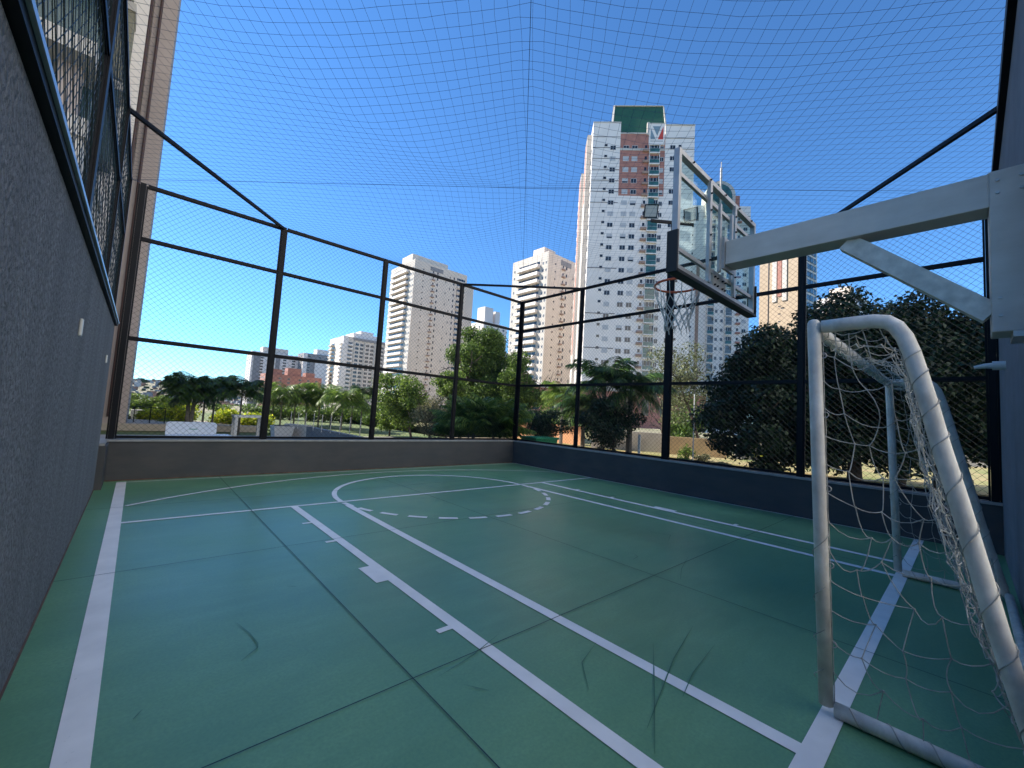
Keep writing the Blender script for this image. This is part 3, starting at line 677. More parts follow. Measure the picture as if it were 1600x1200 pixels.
# garden beyond the far fence ---------------------------------------------------------------
b = MB(); b.box((-14, 19.003, -.2), (30, 44, -.02)); b.box((9.603, 9.6, -.2), (12.497, 19, -.02)); b.box((8.75, -30, -.2), (12.497, 9.597, -.022)); struct(b.build('lawn', mat('lawn_green', (.05, .10, .02), .95, col2=(.14, .15, .05), vscale=1.2, detail=9)))
G1 = 'small palms in the garden beyond the far fence'
palm('small feathery palm with the thickest trunk, leftmost of the dark garden palms', 300, 16.5, 1.72, 1.05, L_palm, 1, 34, lw=.5, nleaf=34, trunk_r=.07, group=G1, stems=2, spread=.12)
palm('small dark palm second from left behind the white bench', 321, 17.2, 1.78, .92, L_palm, 2, 30, lw=.45, nleaf=32, trunk_r=.035, group=G1)
palm('small dark palm third from left behind the white bench', 336, 17.8, 1.8, .92, L_palm, 3, 30, lw=.45, nleaf=32, trunk_r=.035, group=G1)
palm('small dark palm standing beside the white outdoor table', 378, 16.5, 1.72, 1.08, L_palm, 4, 34, lw=.5, nleaf=34, trunk_r=.035, group=G1)
G2 = 'palms in a row behind the grey garden wall'
for i, (px, hc, m, dp, lab) in enumerate([(428, 1.5, L_palm, 25, 'short dark palm at the left end of the row, touching the first fence post'),
        (441, 1.75, L_palml, 24, 'bright yellow green palm near the left end of the palm row'),
        (462, 1.6, L_palm, 25, 'dark palm above the sunlit end of the garden wall'),
        (480, 1.55, L_palm, 27, 'dark palm above the corner where the garden wall turns grey'),
        (500, 1.85, L_palml, 25, 'tall mid green palm in the middle of the palm row'),
        (519, 1.75, L_palm, 26, 'dark palm right of the middle of the palm row'),
        (536, 1.6, L_palml, 23, 'light drooping palm near the right end of the row'),
        (551, 1.4, L_palml, 24, 'low arching palm next to the tall slim palm'),
        (566, 2.2, L_palm, 26, 'tall slim palm at the right end of the row beside the fence post')]):
    palm(lab, px, dp, hc + .05, 1.45 if i != 8 else .9, L_palml if i % 2 else m, 20 + i, 26, lw=.6, trunk_r=.04, group=G2, droop=1.9, nleaf=26)
for i, (px, dp, tp, m, lab) in enumerate([(196, 40, .8, L_mid, 'distant hedge bush nearest the tall building at the left'), (290, 40, .7, L_mid, 'hedge bush far behind the thick palm trunk'), (345, 38, .75, L_light, 'hedge bush far behind the thin palm trunks'), (395, 36, .8, L_mid, 'hedge bush far behind the white table'),
        (430, 32, 1.15, L_mid, 'hedge bush behind the left end of the palm row'), (455, 32, 1.0, L_light, 'light hedge bush behind the palm row, second from its left end'), (482, 32, 1.1, L_mid, 'hedge bush behind the palm row above the wall corner'), (508, 32, 1.2, L_mid, 'hedge bush behind the middle of the palm row'),
        (534, 32, 1.1, L_light, 'light hedge bush behind the right half of the palm row'), (560, 32, 1.1, L_mid, 'hedge bush behind the tall slim palm'), (588, 30, 1.1, L_mid, 'hedge bush behind the third fence post')]):
    shrub('hedge_bush', lab, px, dp, tp + .15, 1.15, m, .14, 700, 150 + i, 'hedge bushes behind the palms', sq=1.3)
tree('garden_tree', 'rounded sunlit green tree behind the black railing, near the tall building', 212, 27, 1.35, 1.0, L_light, .10, 1500, low=.1, seed=31, trunk_r=.05)
tree('garden_tree', 'rounded green tree between the palms and the railing', 250, 28, 1.5, 1.15, L_light, .10, 1500, low=.1, seed=32, trunk_r=.05)
G3 = 'yellow croton shrubs in the garden'
for i, (px, tp) in enumerate([(240, .62), (258, .85), (276, 1.0), (292, .9), (352, .78), (366, .82), (396, .72), (408, .70)]):
    shrub('croton_shrub', ['low yellow shrub at the left end of the yellow bed', 'yellow shrub left of the orange tipped one', 'tallest yellow shrub with orange tips, left of the palm trunks',
          'yellow shrub touching the thick palm trunk', 'yellow shrub right of the thin palm trunks', 'yellow shrub left of the white table palm', 'yellow shrub right of the table legs', 'yellow shrub touching the first fence post'][i],
          px, 20, tp + .12, .72, L_yellow, .11, 1500, 40 + i, G3, sq=1.3)
for i, (px, tp, lab) in enumerate([(192, .45, 'small dark green shrub at the foot of the railing'), (262, .35, 'low bright green plant in front of the yellow shrubs'), (440, .35, 'low lime plant beside the white planter'), (456, .3, 'low lime plant at the foot of the sunlit wall')]):
    shrub('low_plant', lab, px, 19 if i < 2 else 16, tp, .4, L_dark if i == 0 else L_light, .09, 1300, 60 + i, 'low garden plants')
tree('branchy_tree', 'light green tree with two thin leaning trunks beyond the fence', 648, 19, 3.2, 1.5, L_light, .11, 1700, low=.5, seed=71, trunk_r=.05, lean=(-.2, .9), bare=1.2, gap=.36, ncl=34)
tree('branchy_tree', 'low light green bushy tree touching the third fence post', 612, 21, 1.9, 1.1, L_light, .10, 1500, low=.1, seed=72, trunk_r=.04)
tree('garden_tree', 'grey brown bushy tree between the leaning trunks and the fence post', 674, 17, 2.3, 1.05, L_grey, .08, 1600, low=.1, seed=73, trunk_r=.05)
tree('garden_tree', 'low green leafy tree hanging left of the tall dense tree', 700, 20, 3.3, .9, L_light, .11, 1300, low=1.7, seed=74, trunk_r=.05)
tree('dense_tree', 'tall dense dark green tree beyond the far corner of the court', 752, 29, 7.6, 2.9, L_mid, .15, 2000, low=.2, seed=75, trunk_r=.2, ncl=60, gap=.34)
tree('dense_tree', 'dense round dark tree right of the tall one, at the court corner', 812, 26, 5.1, 1.8, L_mid, .14, 2000, low=.6, seed=76, trunk_r=.14)
G4 = 'feathery clump palms beyond the far corner'
for i, (px, dp, tp, lab) in enumerate([(736, 14.5, .75, 'feathery green clump palm left of the fence corner post'), (783, 13.5, .75, 'largest feathery green clump palm touching the corner post'), (716, 16, .6, 'low feathery clump palm behind the third fence post')]):
    palm(lab, px, dp, tp, 1.55 if i < 2 else 1.1, L_palml, 80 + i, 34, lw=.42, trunk_r=.03, group=G4, stems=3, name='clump_palm', droop=1.3, up=(.6, 1.5), nleaf=44)
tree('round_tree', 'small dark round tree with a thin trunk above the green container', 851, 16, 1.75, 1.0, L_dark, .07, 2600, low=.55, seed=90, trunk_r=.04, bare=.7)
# right side ----------------------------------------------------------------------------------
G5 = 'dark palms beyond the right fence'
palm('large dark palm with spiky fronds above its neighbours, left of the hoop post', 942, 16, 2.9, 1.7, L_palm, 101, 27, lw=.62, trunk_r=.10, group=G5, nleaf=40, up=(-.2, 1.4))
palm('dark palm with long arching fronds beside the thick fence post', 984, 15.5, 2.6, 1.75, L_palm, 102, 27, lw=.62, trunk_r=.10, group=G5, nleaf=40, up=(-.3, 1.2))
palm('dark low palm in front of the beige wall, left of the two larger palms', 912, 17, 1.9, 1.4, L_palm, 103, 32, lw=.5, trunk_r=.08, group=G5, nleaf=36, up=(-.3, 1.1))
palm('light green palm behind the dark ones, nearest the beige tower', 878, 22, 2.4, 1.7, L_palml, 104, 30, lw=.6, trunk_r=.08, group=G5, nleaf=30)
tree('leafy_tree', 'dark leafy tree tangled between the two large palms', 960, 15, 2.3, 1.15, L_dark, .10, 1700, low=.5, seed=105, trunk_r=.05)
tree('sparse_tree', 'sparse pale leaved tree with thin slanting trunk behind the thick fence post', 1100, 22, 6.0, 2.3, L_pale, .12, 330, low=1.6, seed=106, trunk_r=.07, lean=(-.6, 1.3), bare=2.6, gap=.26, ncl=46)
tree('sparse_tree', 'pale sunlit tree behind the basketball net', 1035, 25, 5.6, 1.7, L_pale, .13, 420, low=1.8, seed=107, trunk_r=.06, bare=2.2, gap=.28, ncl=30)
BG = 'big dark trees beyond the right fence'
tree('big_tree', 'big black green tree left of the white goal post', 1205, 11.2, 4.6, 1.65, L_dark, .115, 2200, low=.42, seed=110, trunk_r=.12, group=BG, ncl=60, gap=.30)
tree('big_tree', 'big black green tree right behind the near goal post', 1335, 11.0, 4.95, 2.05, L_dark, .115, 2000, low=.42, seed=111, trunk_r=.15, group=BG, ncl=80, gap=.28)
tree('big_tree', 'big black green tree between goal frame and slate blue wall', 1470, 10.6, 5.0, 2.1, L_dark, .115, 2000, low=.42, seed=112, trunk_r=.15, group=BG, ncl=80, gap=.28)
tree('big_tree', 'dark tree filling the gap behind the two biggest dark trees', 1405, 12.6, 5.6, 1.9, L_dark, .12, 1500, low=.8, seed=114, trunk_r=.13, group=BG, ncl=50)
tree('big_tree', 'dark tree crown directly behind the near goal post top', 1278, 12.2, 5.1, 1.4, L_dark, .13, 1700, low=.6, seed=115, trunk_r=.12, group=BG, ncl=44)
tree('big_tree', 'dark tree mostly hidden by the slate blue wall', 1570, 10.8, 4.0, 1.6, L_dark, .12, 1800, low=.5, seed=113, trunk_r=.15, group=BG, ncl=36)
for i, (px, dp, tp, m, lab) in enumerate([(1075, 17, .75, L_light, 'low yellow green bush on top of the orange wall'), (1100, 17, .35, L_grey, 'dry grey green bush left of the slanting trunk'), (1128, 16, .1, L_grey, 'small spiky bush right of the slanting trunk'), (1068, 16, .2, L_light, 'small green bush at the foot of the orange wall'),
        (1180, 19, .5, L_yellow, 'sunlit bush seen under the big dark tree')]):
    shrub('garden_bush', lab, px, dp, tp, .45, m, .09, 900, 120 + i, 'bushes beyond the right fence')
for i, (px, dp, tp, r_, lab) in enumerate([(600, 60, 2.5, 3.5, 'distant green tree left of the third fence post'), (860, 55, 5.0, 3.2, 'distant green tree in front of the beige tower'), (905, 48, 4.6, 2.6, 'distant green tree at the foot of the tallest tower'),
        (1060, 50, 5.2, 3.2, 'distant green tree under the backboard'), (480, 70, 1.0, 4, 'distant tree behind the palm row'), (540, 66, 1.6, 4, 'distant tree behind the tall slim palm'), (400, 75, 1.0, 4, 'distant tree behind the white table')]):
    tree('street_tree', lab, px, dp, tp, r_, L_mid, .32, 160, low=-3.5, seed=130 + i, trunk_r=.18, group='distant trees between the gardens and the towers')

# ================================================================== buildings
def wallmat(name, col, var=.06, sc_=.25):
    return mat(name, col, .8, var=var, vscale=sc_, detail=6, bump=.15, bscale=3)
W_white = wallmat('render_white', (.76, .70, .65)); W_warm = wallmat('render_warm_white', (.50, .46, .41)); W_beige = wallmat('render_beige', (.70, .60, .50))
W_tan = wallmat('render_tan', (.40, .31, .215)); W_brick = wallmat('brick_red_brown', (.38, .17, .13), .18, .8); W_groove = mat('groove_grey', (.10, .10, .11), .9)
W_grey = wallmat('render_grey', (.27, .26, .26)); W_pink = wallmat('brick_pink', (.36, .17, .13), .15, .8); W_shaft = wallmat('brown_shaft', (.33, .22, .17), .15, 1.)
W_green = mat('roof_green_tile', (.03, .10, .05), .5, var=.15, vscale=3)
F_white = mat('window_frame_white', (.5, .5, .5), .5)
def winglass(name, col, rough=.12):
    m = mat(name, col, rough, var=.35, vscale=.9, spec=.7); return m
G_dark = winglass('window_glass_dark', (.02, .025, .032)); G_green = winglass('balcony_glass_green', (.035, .11, .10), .1); G_blue = winglass('window_glass_blue', (.035, .09, .13), .08)
G_grey = winglass('glass_rail_grey', (.12, .14, .15), .15); F_shut = mat('shutter_pale', (.44, .44, .45), .6)
G_teal = mat('glass_rail_teal', (.045, .085, .09), .25, var=.2, vscale=2)
BM = [W_white, W_warm, W_beige, W_tan, W_brick, W_groove, W_grey, W_pink, W_shaft, W_green, F_white, G_dark, G_green, G_blue, G_grey, F_shut]
WHT, WRM, BEI, TAN, BRK, GRV, GRY, PNK, SHF, GRN, FRM, DRK, GGR, GBL, GRL, SHT = range(16)
def p_window(w_, h_, style=0, fr=FRM):
    b = MB(); e = .08
    b.box((-w_ / 2, -.06, 0), (w_ / 2, 0, e), fr); b.box((-w_ / 2, -.06, h_ - e), (w_ / 2, 0, h_), fr)
    b.box((-w_ / 2, -.06, e + .002), (-w_ / 2 + e, 0, h_ - e - .002), fr); b.box((w_ / 2 - e, -.06, e + .002), (w_ / 2, 0, h_ - e - .002), fr)
    if style == 0:
        b.box((-w_ / 2 + e, -.02, e), (w_ / 2 - e, 0, h_ - e), DRK); b.box((-.04, -.045, e + .002), (.04, -.021, h_ - e - .002), fr)
    elif style == 1: b.box((-w_ / 2 + e, -.035, e), (w_ / 2 - e, 0, h_ - e), SHT)
    else:
        b.box((-w_ / 2 + e, -.02, e), (w_ / 2 - e, 0, h_ * .4), DRK); b.box((-w_ / 2 + e, -.035, h_ * .4 + .002), (w_ / 2 - e, 0, h_ - e), SHT)
    return b
def p_small(w_, h_):
    b = MB(); b.box((-w_ / 2, -.03, 0), (w_ / 2, 0, h_), DRK); b.box((-w_ / 2 - .05, -.08, -.06), (w_ / 2 + .05, 0, -.002), FRM); return b
def p_balcony(w_, gl, h_=2.9, d_=1.0, slab=WHT, solid=False, infill=0):
    """opening with slab, parapet and dark room behind; sits proud of the wall"""
    b = MB(); hw = w_ / 2
    b.box((-hw, -.02, .15), (hw, 0, h_ - .45), DRK)
    for k in range(3): x = -hw + w_ * (k + .5) / 3; b.box((x - .05, -.06, .152), (x + .05, -.021, h_ - .452), FRM)
    b.box((-hw - .1, -d_, -.18), (hw + .1, 0, .10), slab)
    if solid: b.box((-hw - .1, -d_ - .02, .103), (hw + .1, -d_ + .12, 1.05), slab)
    else:
        b.box((-hw, -d_ + .02, .12), (hw, -d_ + .05, 1.10), gl); b.box((-hw - .02, -d_, 1.103), (hw + .02, -d_ + .07, 1.15), FRM)
        if infill: b.box((-hw, -d_ + .06, 1.152), (hw * (infill - 1), -d_ + .08, h_ - .32), gl)
    b.box((-hw - .1, -d_, .103), (-hw, 0, 1.05 if solid else h_ - .32), slab); b.box((hw, -d_, .103), (hw + .1, 0, 1.05 if solid else h_ - .32), slab)
    return b
def p_acledge(w_, col=SHF):
    b = MB(); b.box((-w_ / 2, -.55, -.10), (w_ / 2, 0, 0), col); b.box((-w_ / 2, -.58, .002), (w_ / 2, -.50, .50), col)
    b.box((-w_ * .3, -.45, .002), (w_ * .3, -.12, .55), FRM); b.box((-.3, -.03, .9), (.3, 0, 1.8), DRK); return b
class Tower:
    def __init__(s, name, label, C, az, w_, d_, h_, group=None, cat='building', fh=3.0, zb=None):
        s.zb = GH(C[0], C[1]) if zb is None else zb
        s.t = thing(name, label, cat, (C[0], C[1], s.zb), rad(az), group); s.w, s.d, s.h, s.fh = w_, d_, h_ - s.zb, fh; s.items = []; s.top = h_ - s.zb
        s.protos = {}; s.nf = int((s.h - 1.5) / fh)
    def part(s, name, b, label=None):
        o = b.build(name, BM, s.t, local=True); return tag(o, label) if label else o
    def add(s, kind, key, face, x, z, mk):
        s.items.append((kind, key, face, x, z)); s.protos.setdefault(key, mk)
    def xf(s, face, x, z):
        if face == 'F': return Matrix.Translation((x, -.004, z))
        if face == 'L': return Matrix.Translation((-.004, x, z)) @ Matrix.Rotation(rad(-90), 4, 'Z')
    def finish(s, zvis=8, cap=100):
        kinds = {}
        for it in s.items: kinds.setdefault(it[0], []).append(it)
        meshes = {}
        for kind, its in kinds.items():
            its.sort(key=lambda i: (i[4] < zvis, i[4])); keep, rest = its[:cap], its[cap:]
            for (_, key, face, x, z) in keep:
                if key not in meshes: meshes[key] = s.protos[key]().mesh(kind, BM)
                o = bpy.data.objects.new(kind, meshes[key]); COL.objects.link(o); o.parent = s.t; o.matrix_local = s.xf(face, x, z)
            if rest:
                b = MB()
                for (_, key, face, x, z) in rest:
                    M = s.xf(face, x, z); pb = s.protos[key](); k = len(b.v)
                    b.v += [tuple(M @ Vector(v)) for v in pb.v]; b.f += [tuple(k + i for i in f) for f in pb.f]; b.m += pb.m
                o = b.build(kind, BM, s.t, local=True); o['kind'] = 'stuff'
R_ = random.Random(5)
# ---- tallest tower -------------------------------------------------------------------------
def twin(T, full):
    w_, H, nf, fh = T.w, T.h, T.nf, T.fh
    return w_, H, nf, fh
T = Tower('apartment_tower', 'tallest white tower with red brick upper centre and green roof', (83.4, 66.1), -46.3, 26.4, 30, 80.6)
w_, H = T.w, T.h; xa, xb = w_ * .275, w_ * .715
b = MB(); b.box((0, 0, 0), (xa, T.d, H), WHT); b.box((xa, .003, 0), (xb, T.d, H - 3.3), WHT); b.box((xb, -.001, 0), (w_, T.d, H - .6), WHT)
b.box((-.0, -.06, H - .25), (xa + .05, .1, H + .12), WRM); b.box((xb - .05, -.12, H - .85), (w_ + .05, .1, H - .48), WRM)
b.box((xa + (xb - xa) * .5, -.006, 0), (xb - .002, .1, H - 20.4), WHT)
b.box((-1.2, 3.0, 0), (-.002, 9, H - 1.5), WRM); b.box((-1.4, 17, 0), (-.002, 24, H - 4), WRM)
T.part('wall', b)
z1 = H - 3.3; z0b = H - 20.3
b = MB(); b.box((xa + .002, -.012, z0b), (xb - .002, .148, z1), BRK); b.box((xa + .002, -.14, z1 - 4.6), (xb - .002, -.081, z1 - 4.0), WRM); b.box((xa + .002, -.14, z1 + .002), (xa + (xb - xa) * .62, .3, z1 + .35), WRM)
b.box((-1.25, 4.5, H - 20), (-1.201, 7.5, H - 2.5), BRK); b.box((-1.45, 18, H - 60), (-1.401, 22, H - 5), BRK)
T.part('brick_facing', b)
b = MB()
for k in range(7): z = H - 4.2 - 3.02 * k; b.box((.0, -.05, z), (xa - .05, -.002, z + .14), GRV)
for k in range(2): z = H - 4.4 - 3.0 * k; b.box((xb + .1, -.09, z), (w_, -.051, z + .14), GRV)
for z in (H - 40, H - 52, H - 61): b.box((0, -.05, z), (xa * 1.05, -.002, z + .2), GRV)
T.part('groove', b)
b = MB(); rx0, rx1 = w_ * .20, w_ * .72
k = len(b.v); zt = H + 8.0
b.v += [(rx0 - .2, 1.6, H - 4), (rx1 + .7, 1.6, H - 4), (rx1 + .7, 16, H - 4), (rx0 - .2, 16, H - 4), (rx0 + .8, 4.6, zt), (rx1 + .1, 4.6, zt), (rx1 + .1, 13, zt), (rx0 + .8, 13, zt)]
for f in ((0, 3, 2, 1), (4, 5, 6, 7), (0, 1, 5, 4), (1, 2, 6, 5), (2, 3, 7, 6), (3, 0, 4, 7)): b.f.append(tuple(k + i for i in f)); b.m.append(GRN)
b.bar((rx0 - .4, 1.5, H - 4), (rx0 + .6, 4.5, zt + .1), .5, .3, WRM); b.bar((rx0 + .7, 4.5, zt + .12), (rx1 + .2, 4.5, zt + .12), .3, .2, WRM); b.bar((rx1 + .9, 1.5, H - 4), (rx1 + .3, 4.5, zt + .1), .35, .3, WRM)
T.part('roof', b, 'dark green sloping roof with pale edges')
# emblem panel at the top right of the brick centre: split V in grey blue and red on white
lx0, lx1 = xa + (xb - xa) * .63, xb - .25; lz0, lz1 = H - 6.4, H - .4
b = MB(); b.box((lx0, -.32, lz0), (lx1, .3, lz1), WHT); b.box((lx0, -.38, lz1 - .25), (lx1, -.322, lz1), WRM); b.box((lx0 - .5, -.3, lz1 - 3.2), (lx0 - .002, .4, lz1 + .3), WRM)
sign = T.part('emblem_panel', b)
cxm = (lx0 + lx1) / 2; hw = (lx1 - lx0) * .40; zt_, zb_ = lz1 - .9, lz0 + 1.5
m_blue, m_red = mat('emblem_grey_blue', (.20, .27, .31), .6), mat('emblem_red', (.55, .06, .04), .6)
b = MB(); b.xzpoly([(cxm - hw, zb_), (cxm - .35, zb_), (cxm - hw, zt_ - .5)], -.36, -.322); b.xzpoly([(cxm - hw + .5, zt_), (cxm + hw - .7, zt_), (cxm + .05, zb_ + 1.0)], -.36, -.323)
e1 = b.build('emblem_blue', m_blue, sign, local=True)
b = MB(); b.xzpoly([(cxm + .25, zb_), (cxm + hw, zb_), (cxm + hw, zt_)], -.36, -.322); b.build('emblem_red', m_red, sign, local=True)
b = MB()
for i in range(11):
    xx = cxm - hw + i * (2 * hw / 11); b.box((xx, -.35, zb_ - .62), (xx + hw * .13, -.322, zb_ - .38))
b.build('lettering', mat('lettering_grey', (.22, .24, .26), .7), sign, local=True)
for i in range(26):
    z = H - 7.0 - i * 3.02 - (.8 if i == 0 else .8)
    if z < 3: break
    sh = lambda p: (1 if R_.random() < p else (2 if R_.random() < .2 else 0))
    st = sh(.32); T.add('window', ('w', 1.5, 1.25, st), 'F', w_ * .205, z, lambda st=st: p_window(1.5, 1.25, st))
    T.add('window', ('s', .75, .65), 'F', w_ * .135, z + 1.0, lambda: p_small(.75, .65))
    for fx in (.335, .42):
        st = sh(.34); T.add('window', ('w', 1.5, 1.3, st), 'F', w_ * fx, z, lambda st=st: p_window(1.5, 1.3, st))
    T.add('service_ledge', 'ac', 'F', w_ * .53, z - .4, lambda: p_acledge(1.7))
    inf = R_.choice([0, 0, 0, 1.2, 2, 2]); T.add('balcony', ('b', inf), 'F', w_ * .61, z - .9, lambda inf=inf: p_balcony(2.5, GGR, infill=inf, d_=.7))
    st = sh(.25); T.add('window', ('w', 1.0, 1.2, st), 'F', w_ * .685, z, lambda st=st: p_window(1.0, 1.2, st))
    T.add('window', ('w', 1.4, 1.25, 0), 'F', w_ * .79, z + .3, lambda: p_window(1.4, 1.25, 0)) if i < 1 or i % 3 else None
    T.add('window', ('s', .75, .65), 'F', w_ * .86, z + 1.0, lambda: p_small(.75, .65))
    for yy in (1.6, 11, 13.5): T.add('window', ('w', 1.2, 1.2, 0), 'L', yy, z, lambda: p_window(1.2, 1.2, 0))
    T.add('balcony', 'lb', 'L', 27, z - .9, lambda: p_balcony(3.0, GGR, slab=WRM, d_=1.2, solid=True))
T.finish(14)
b = MB(); b.box((-14, -4, 0), (w_ + 3, -.2, 8.5), BRK); b.box((-14.3, -4.3, 8.503), (w_ + 3.3, -.2, 9), WRM)
for k in range(9): b.box((-12 + k * 4.4, -4.06, 3 + 0), (-10.4 + k * 4.4, -4.001, 7), DRK)
podium = T.part('podium', b)
# ---- its twin behind the backboard -----------------------------------------------------------
T = Tower('apartment_tower', 'white tower with round green arched top behind the backboard', (127.0, 60.2), -46.3, 19.6, 26, 72.8)
w_, H = T.w, T.h
b = MB(); b.box((-6, 2, 0), (-.002, T.d, H - 2), WHT); b.box((0, 0, 0), (w_, T.d, H), WHT); b.box((w_ * .30, -.010, H - 8), (w_ * .72, 5, H + 4.0), WHT)
T.part('wall', b)
b = MB(); ac = w_ * .50; ar = w_ * .235
arch = [(ac + ar * math.cos(a), H + 3.2 + ar * math.sin(a)) for a in np.linspace(0, math.pi, 17)]
b.xzpoly([(ac - ar, H - 3)] [:0] + [(ac + ar, H - 4)] + arch + [(ac - ar, H - 4)], -.9, 3, WRM); b.xzpoly([(ac + (x - ac) * .78, H - 3 + (z - H + 3) * .9) for x, z in [(ac + ar, H - 3)] + arch + [(ac - ar, H - 3)]], -1.02, -.903, GGR)
b.bar((ac - .2, -1.3, H - 5), (ac - .2, -1.3, H + 12), .5, .5, WRM); b.bar((ac - .2, -1.3, H + 12), (ac - .2, -1.3, H + 14), .2, .2, WRM)
T.part('arched_top', b, 'round arch with dark green glass and a white spire')
b = MB(); b.box((w_ * .745, -.2, H - 3.5), (w_ * .82, 2, H + 3.4), BRK); b.box((w_ * .16, -.12, 0), (w_ * .21, -.002, H - 18), SHF); b.box((w_ * .30, -.012, H - 20), (w_ * .72, -.002, H - 8.002), WRM); T.part('brick_facing', b)
b = MB()
for k in range(5): z = H - 3.4 - 3.02 * k; b.box((w_ * .83, -.05, z), (w_, -.002, z + .14), GRV)
T.part('groove', b)
for i in range(23):
    z = H - 5.2 - i * 3.02
    if z < 3: break
    for fx in (.39, .675):
        inf = R_.choice([0, 0, 1.2, 2]); T.add('balcony', ('b', inf), 'F', w_ * fx, z - .9, lambda inf=inf: p_balcony(1.9, GGR if R_.random() < .5 else GRL, infill=inf, d_=.6))
    for fx in (.49, .575): T.add('window', ('w', .8, 1.1, 0), 'F', w_ * fx, z, lambda: p_window(.8, 1.1, 0))
    st = R_.choice([0, 0, 1]); T.add('window', ('w', 1.3, 1.2, st), 'F', w_ * .92, z, lambda st=st: p_window(1.3, 1.2, st))
    T.add('service_ledge', 'ac', 'F', w_ * .82, z - .4, lambda: p_acledge(1.4, PNK)); T.add('window', ('s', .6, .6), 'F', w_ * .08, z + .8, lambda: p_small(.6, .6))
T.finish(14)
# ---- beige towers with balcony fronts ----------------------------------------------------------
def slab_tower(label, C, w_, d_, h_, lb0, lb1, bw, zvis, seed, steps=(), group=None, right=BEI, left=WRM, big=True):
    rg = random.Random(seed); T = Tower('apartment_tower', label, C, 0, w_, d_, h_); H = T.h
    b = MB(); b.box((0, 0, 0), (w_, d_, H), right)
    for s_ in steps: b.box((s_[0], s_[1], 0), (s_[2], s_[3], H + s_[4]), right)
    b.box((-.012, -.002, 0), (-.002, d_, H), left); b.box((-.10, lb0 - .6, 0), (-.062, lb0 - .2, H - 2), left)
    T.part('wall', b)
    b = MB(); b.box((w_ * .28, -.10, H - 3.4), (w_ * .52, -.002, H - 1.3), GRY); T.part('louvre_panel', b)
    for i in range(T.nf):
        z = H - 5.2 - i * T.fh
        if z < 2: break
        T.add('balcony', 'lb', 'L', (lb0 + lb1) / 2, z - .3, lambda: p_balcony(lb1 - lb0 - .4, GRL, slab=WHT, d_=1.5, solid=True))
        for yy in (1.0, 2.6, d_ - 1.4): T.add('window', ('w', .8, 1.1, 0), 'L', yy, z + .4, lambda: p_window(.8, 1.1, 0))
        T.add('window', 's', 'F', w_ * .16, z + .9, lambda: p_small(.6, .6))
        T.add('service_ledge', 'ac', 'F', w_ * .34, z, lambda: p_acledge(2.0)); T.add('window', 's2', 'F', w_ * .42, z + .6, lambda: p_small(.7, 1.3))
        T.add('window', 's3', 'F', w_ * (.58 if i % 2 else .66), z + .6, lambda: p_small(.4, 1.1)); T.add('window', 's2', 'F', w_ * .74, z + .6, lambda: p_small(.7, 1.3))
        if big: T.add('balcony', 'rb', 'F', w_ * .88, z - .3, lambda: p_balcony(w_ * .16, GRL, slab=right, d_=.8, solid=True))
    T.finish(zvis); return T
slab_tower('tall pale tower with white balcony front behind the dense tree', (95.7, 183.1), 31.8, 26, 75.5, 5.5, 23, 12, 24, 1, steps=((0, 3, 21, 14, 3.4), (31.8, 6, 41, 20, -2.5)))
slab_tower('cream tower with white balconies left of the tallest tower', (112.1, 107.6), 26, 20.4, 65.0, 4.2, 16.5, 10, 16, 2, steps=((.5, 3, 7, 9, 2.6),), big=False)
# ---- the distant mid rise with white corner balconies -------------------------------------------
T = Tower('apartment_tower', 'grey windowed tower with stepped white rooftop, behind the palm row', (108.3, 306.5), 0, 40, 30, 51.5)
w_, H = T.w, T.h
b = MB(); b.box((0, 0, 0), (w_, 30, H), BEI); b.box((-.5, -.4, 0), (3.2, 6, H), WHT); b.box((8, 4, H), (30, 20, H + 4), WHT); b.box((14, 5, H + 4.002), (24, 18, H + 6.5), WHT)
for k in range(5): b.box((7 + k * 8, -.35, 0), (7.9 + k * 8, -.002, H - 2.4), WRM)
b.box((7, -.5, H - 2.2), (w_, -.002, H - .3), GRY); T.part('wall', b)
for i in range(T.nf):
    z = H - 6 - 3 * i
    if z < 2: break
    for k in range(8):
        if k % 2 == 0 or True: T.add('window', ('w', 2.4, 1.8), 'F', 9.9 + 4 * k - (.0 if k % 2 == 0 else .4), z, lambda: p_window(2.6, 1.9, 0))
    T.add('balcony', 'c', 'F', 4.8, z - .5, lambda: p_balcony(3, GRL, slab=WHT, d_=1.6, solid=True)); T.add('balcony', 'l', 'L', 2.5, z - .5, lambda: p_balcony(3.4, GRL, slab=WHT, d_=2.2, solid=True))
    T.add('balcony', 'l2', 'L', 22, z - .5, lambda: p_balcony(6, GRL, slab=WRM, d_=2.6, solid=True))
T.finish(8)
def simple(label, C, az, w_, d_, h_, body, cols, step=3.0, win=(1.6, 1.4), zvis=4, extras=None, name='apartment_tower', left=True, mirror=0):
    T = Tower(name, label, C, az, w_, d_, h_); H = T.h
    b = MB(); b.box((0, 0, 0), (w_, d_, H), body)
    for e in (extras or []): b.box(*e)
    T.part('wall', b)
    for i in range(T.nf + 2):
        z = H - 4 - step * i
        if z < 2: break
        for f in cols: T.add('window', 'w', 'F', w_ * f, z, lambda: p_window(win[0], win[1], 0))
        if left:
            for f in (.3, .7): T.add('window', 'w', 'L', d_ * f, z, lambda: p_window(win[0], win[1], 0))
    T.finish(zvis); return T
HH = 54
simple('grey and white striped tower above the pink block, far left', (82.0, 487), 0, 46, 24, 50, WHT, (.2, .36, .66, .85), win=(3.2, 1.8), extras=[((2, -1.0, 0), (8, -.002, 60), GRY), ((22, -.6, 0), (26, -.002, 60), GRY), ((10, 4, 0), (34, 16, 70), BEI)])
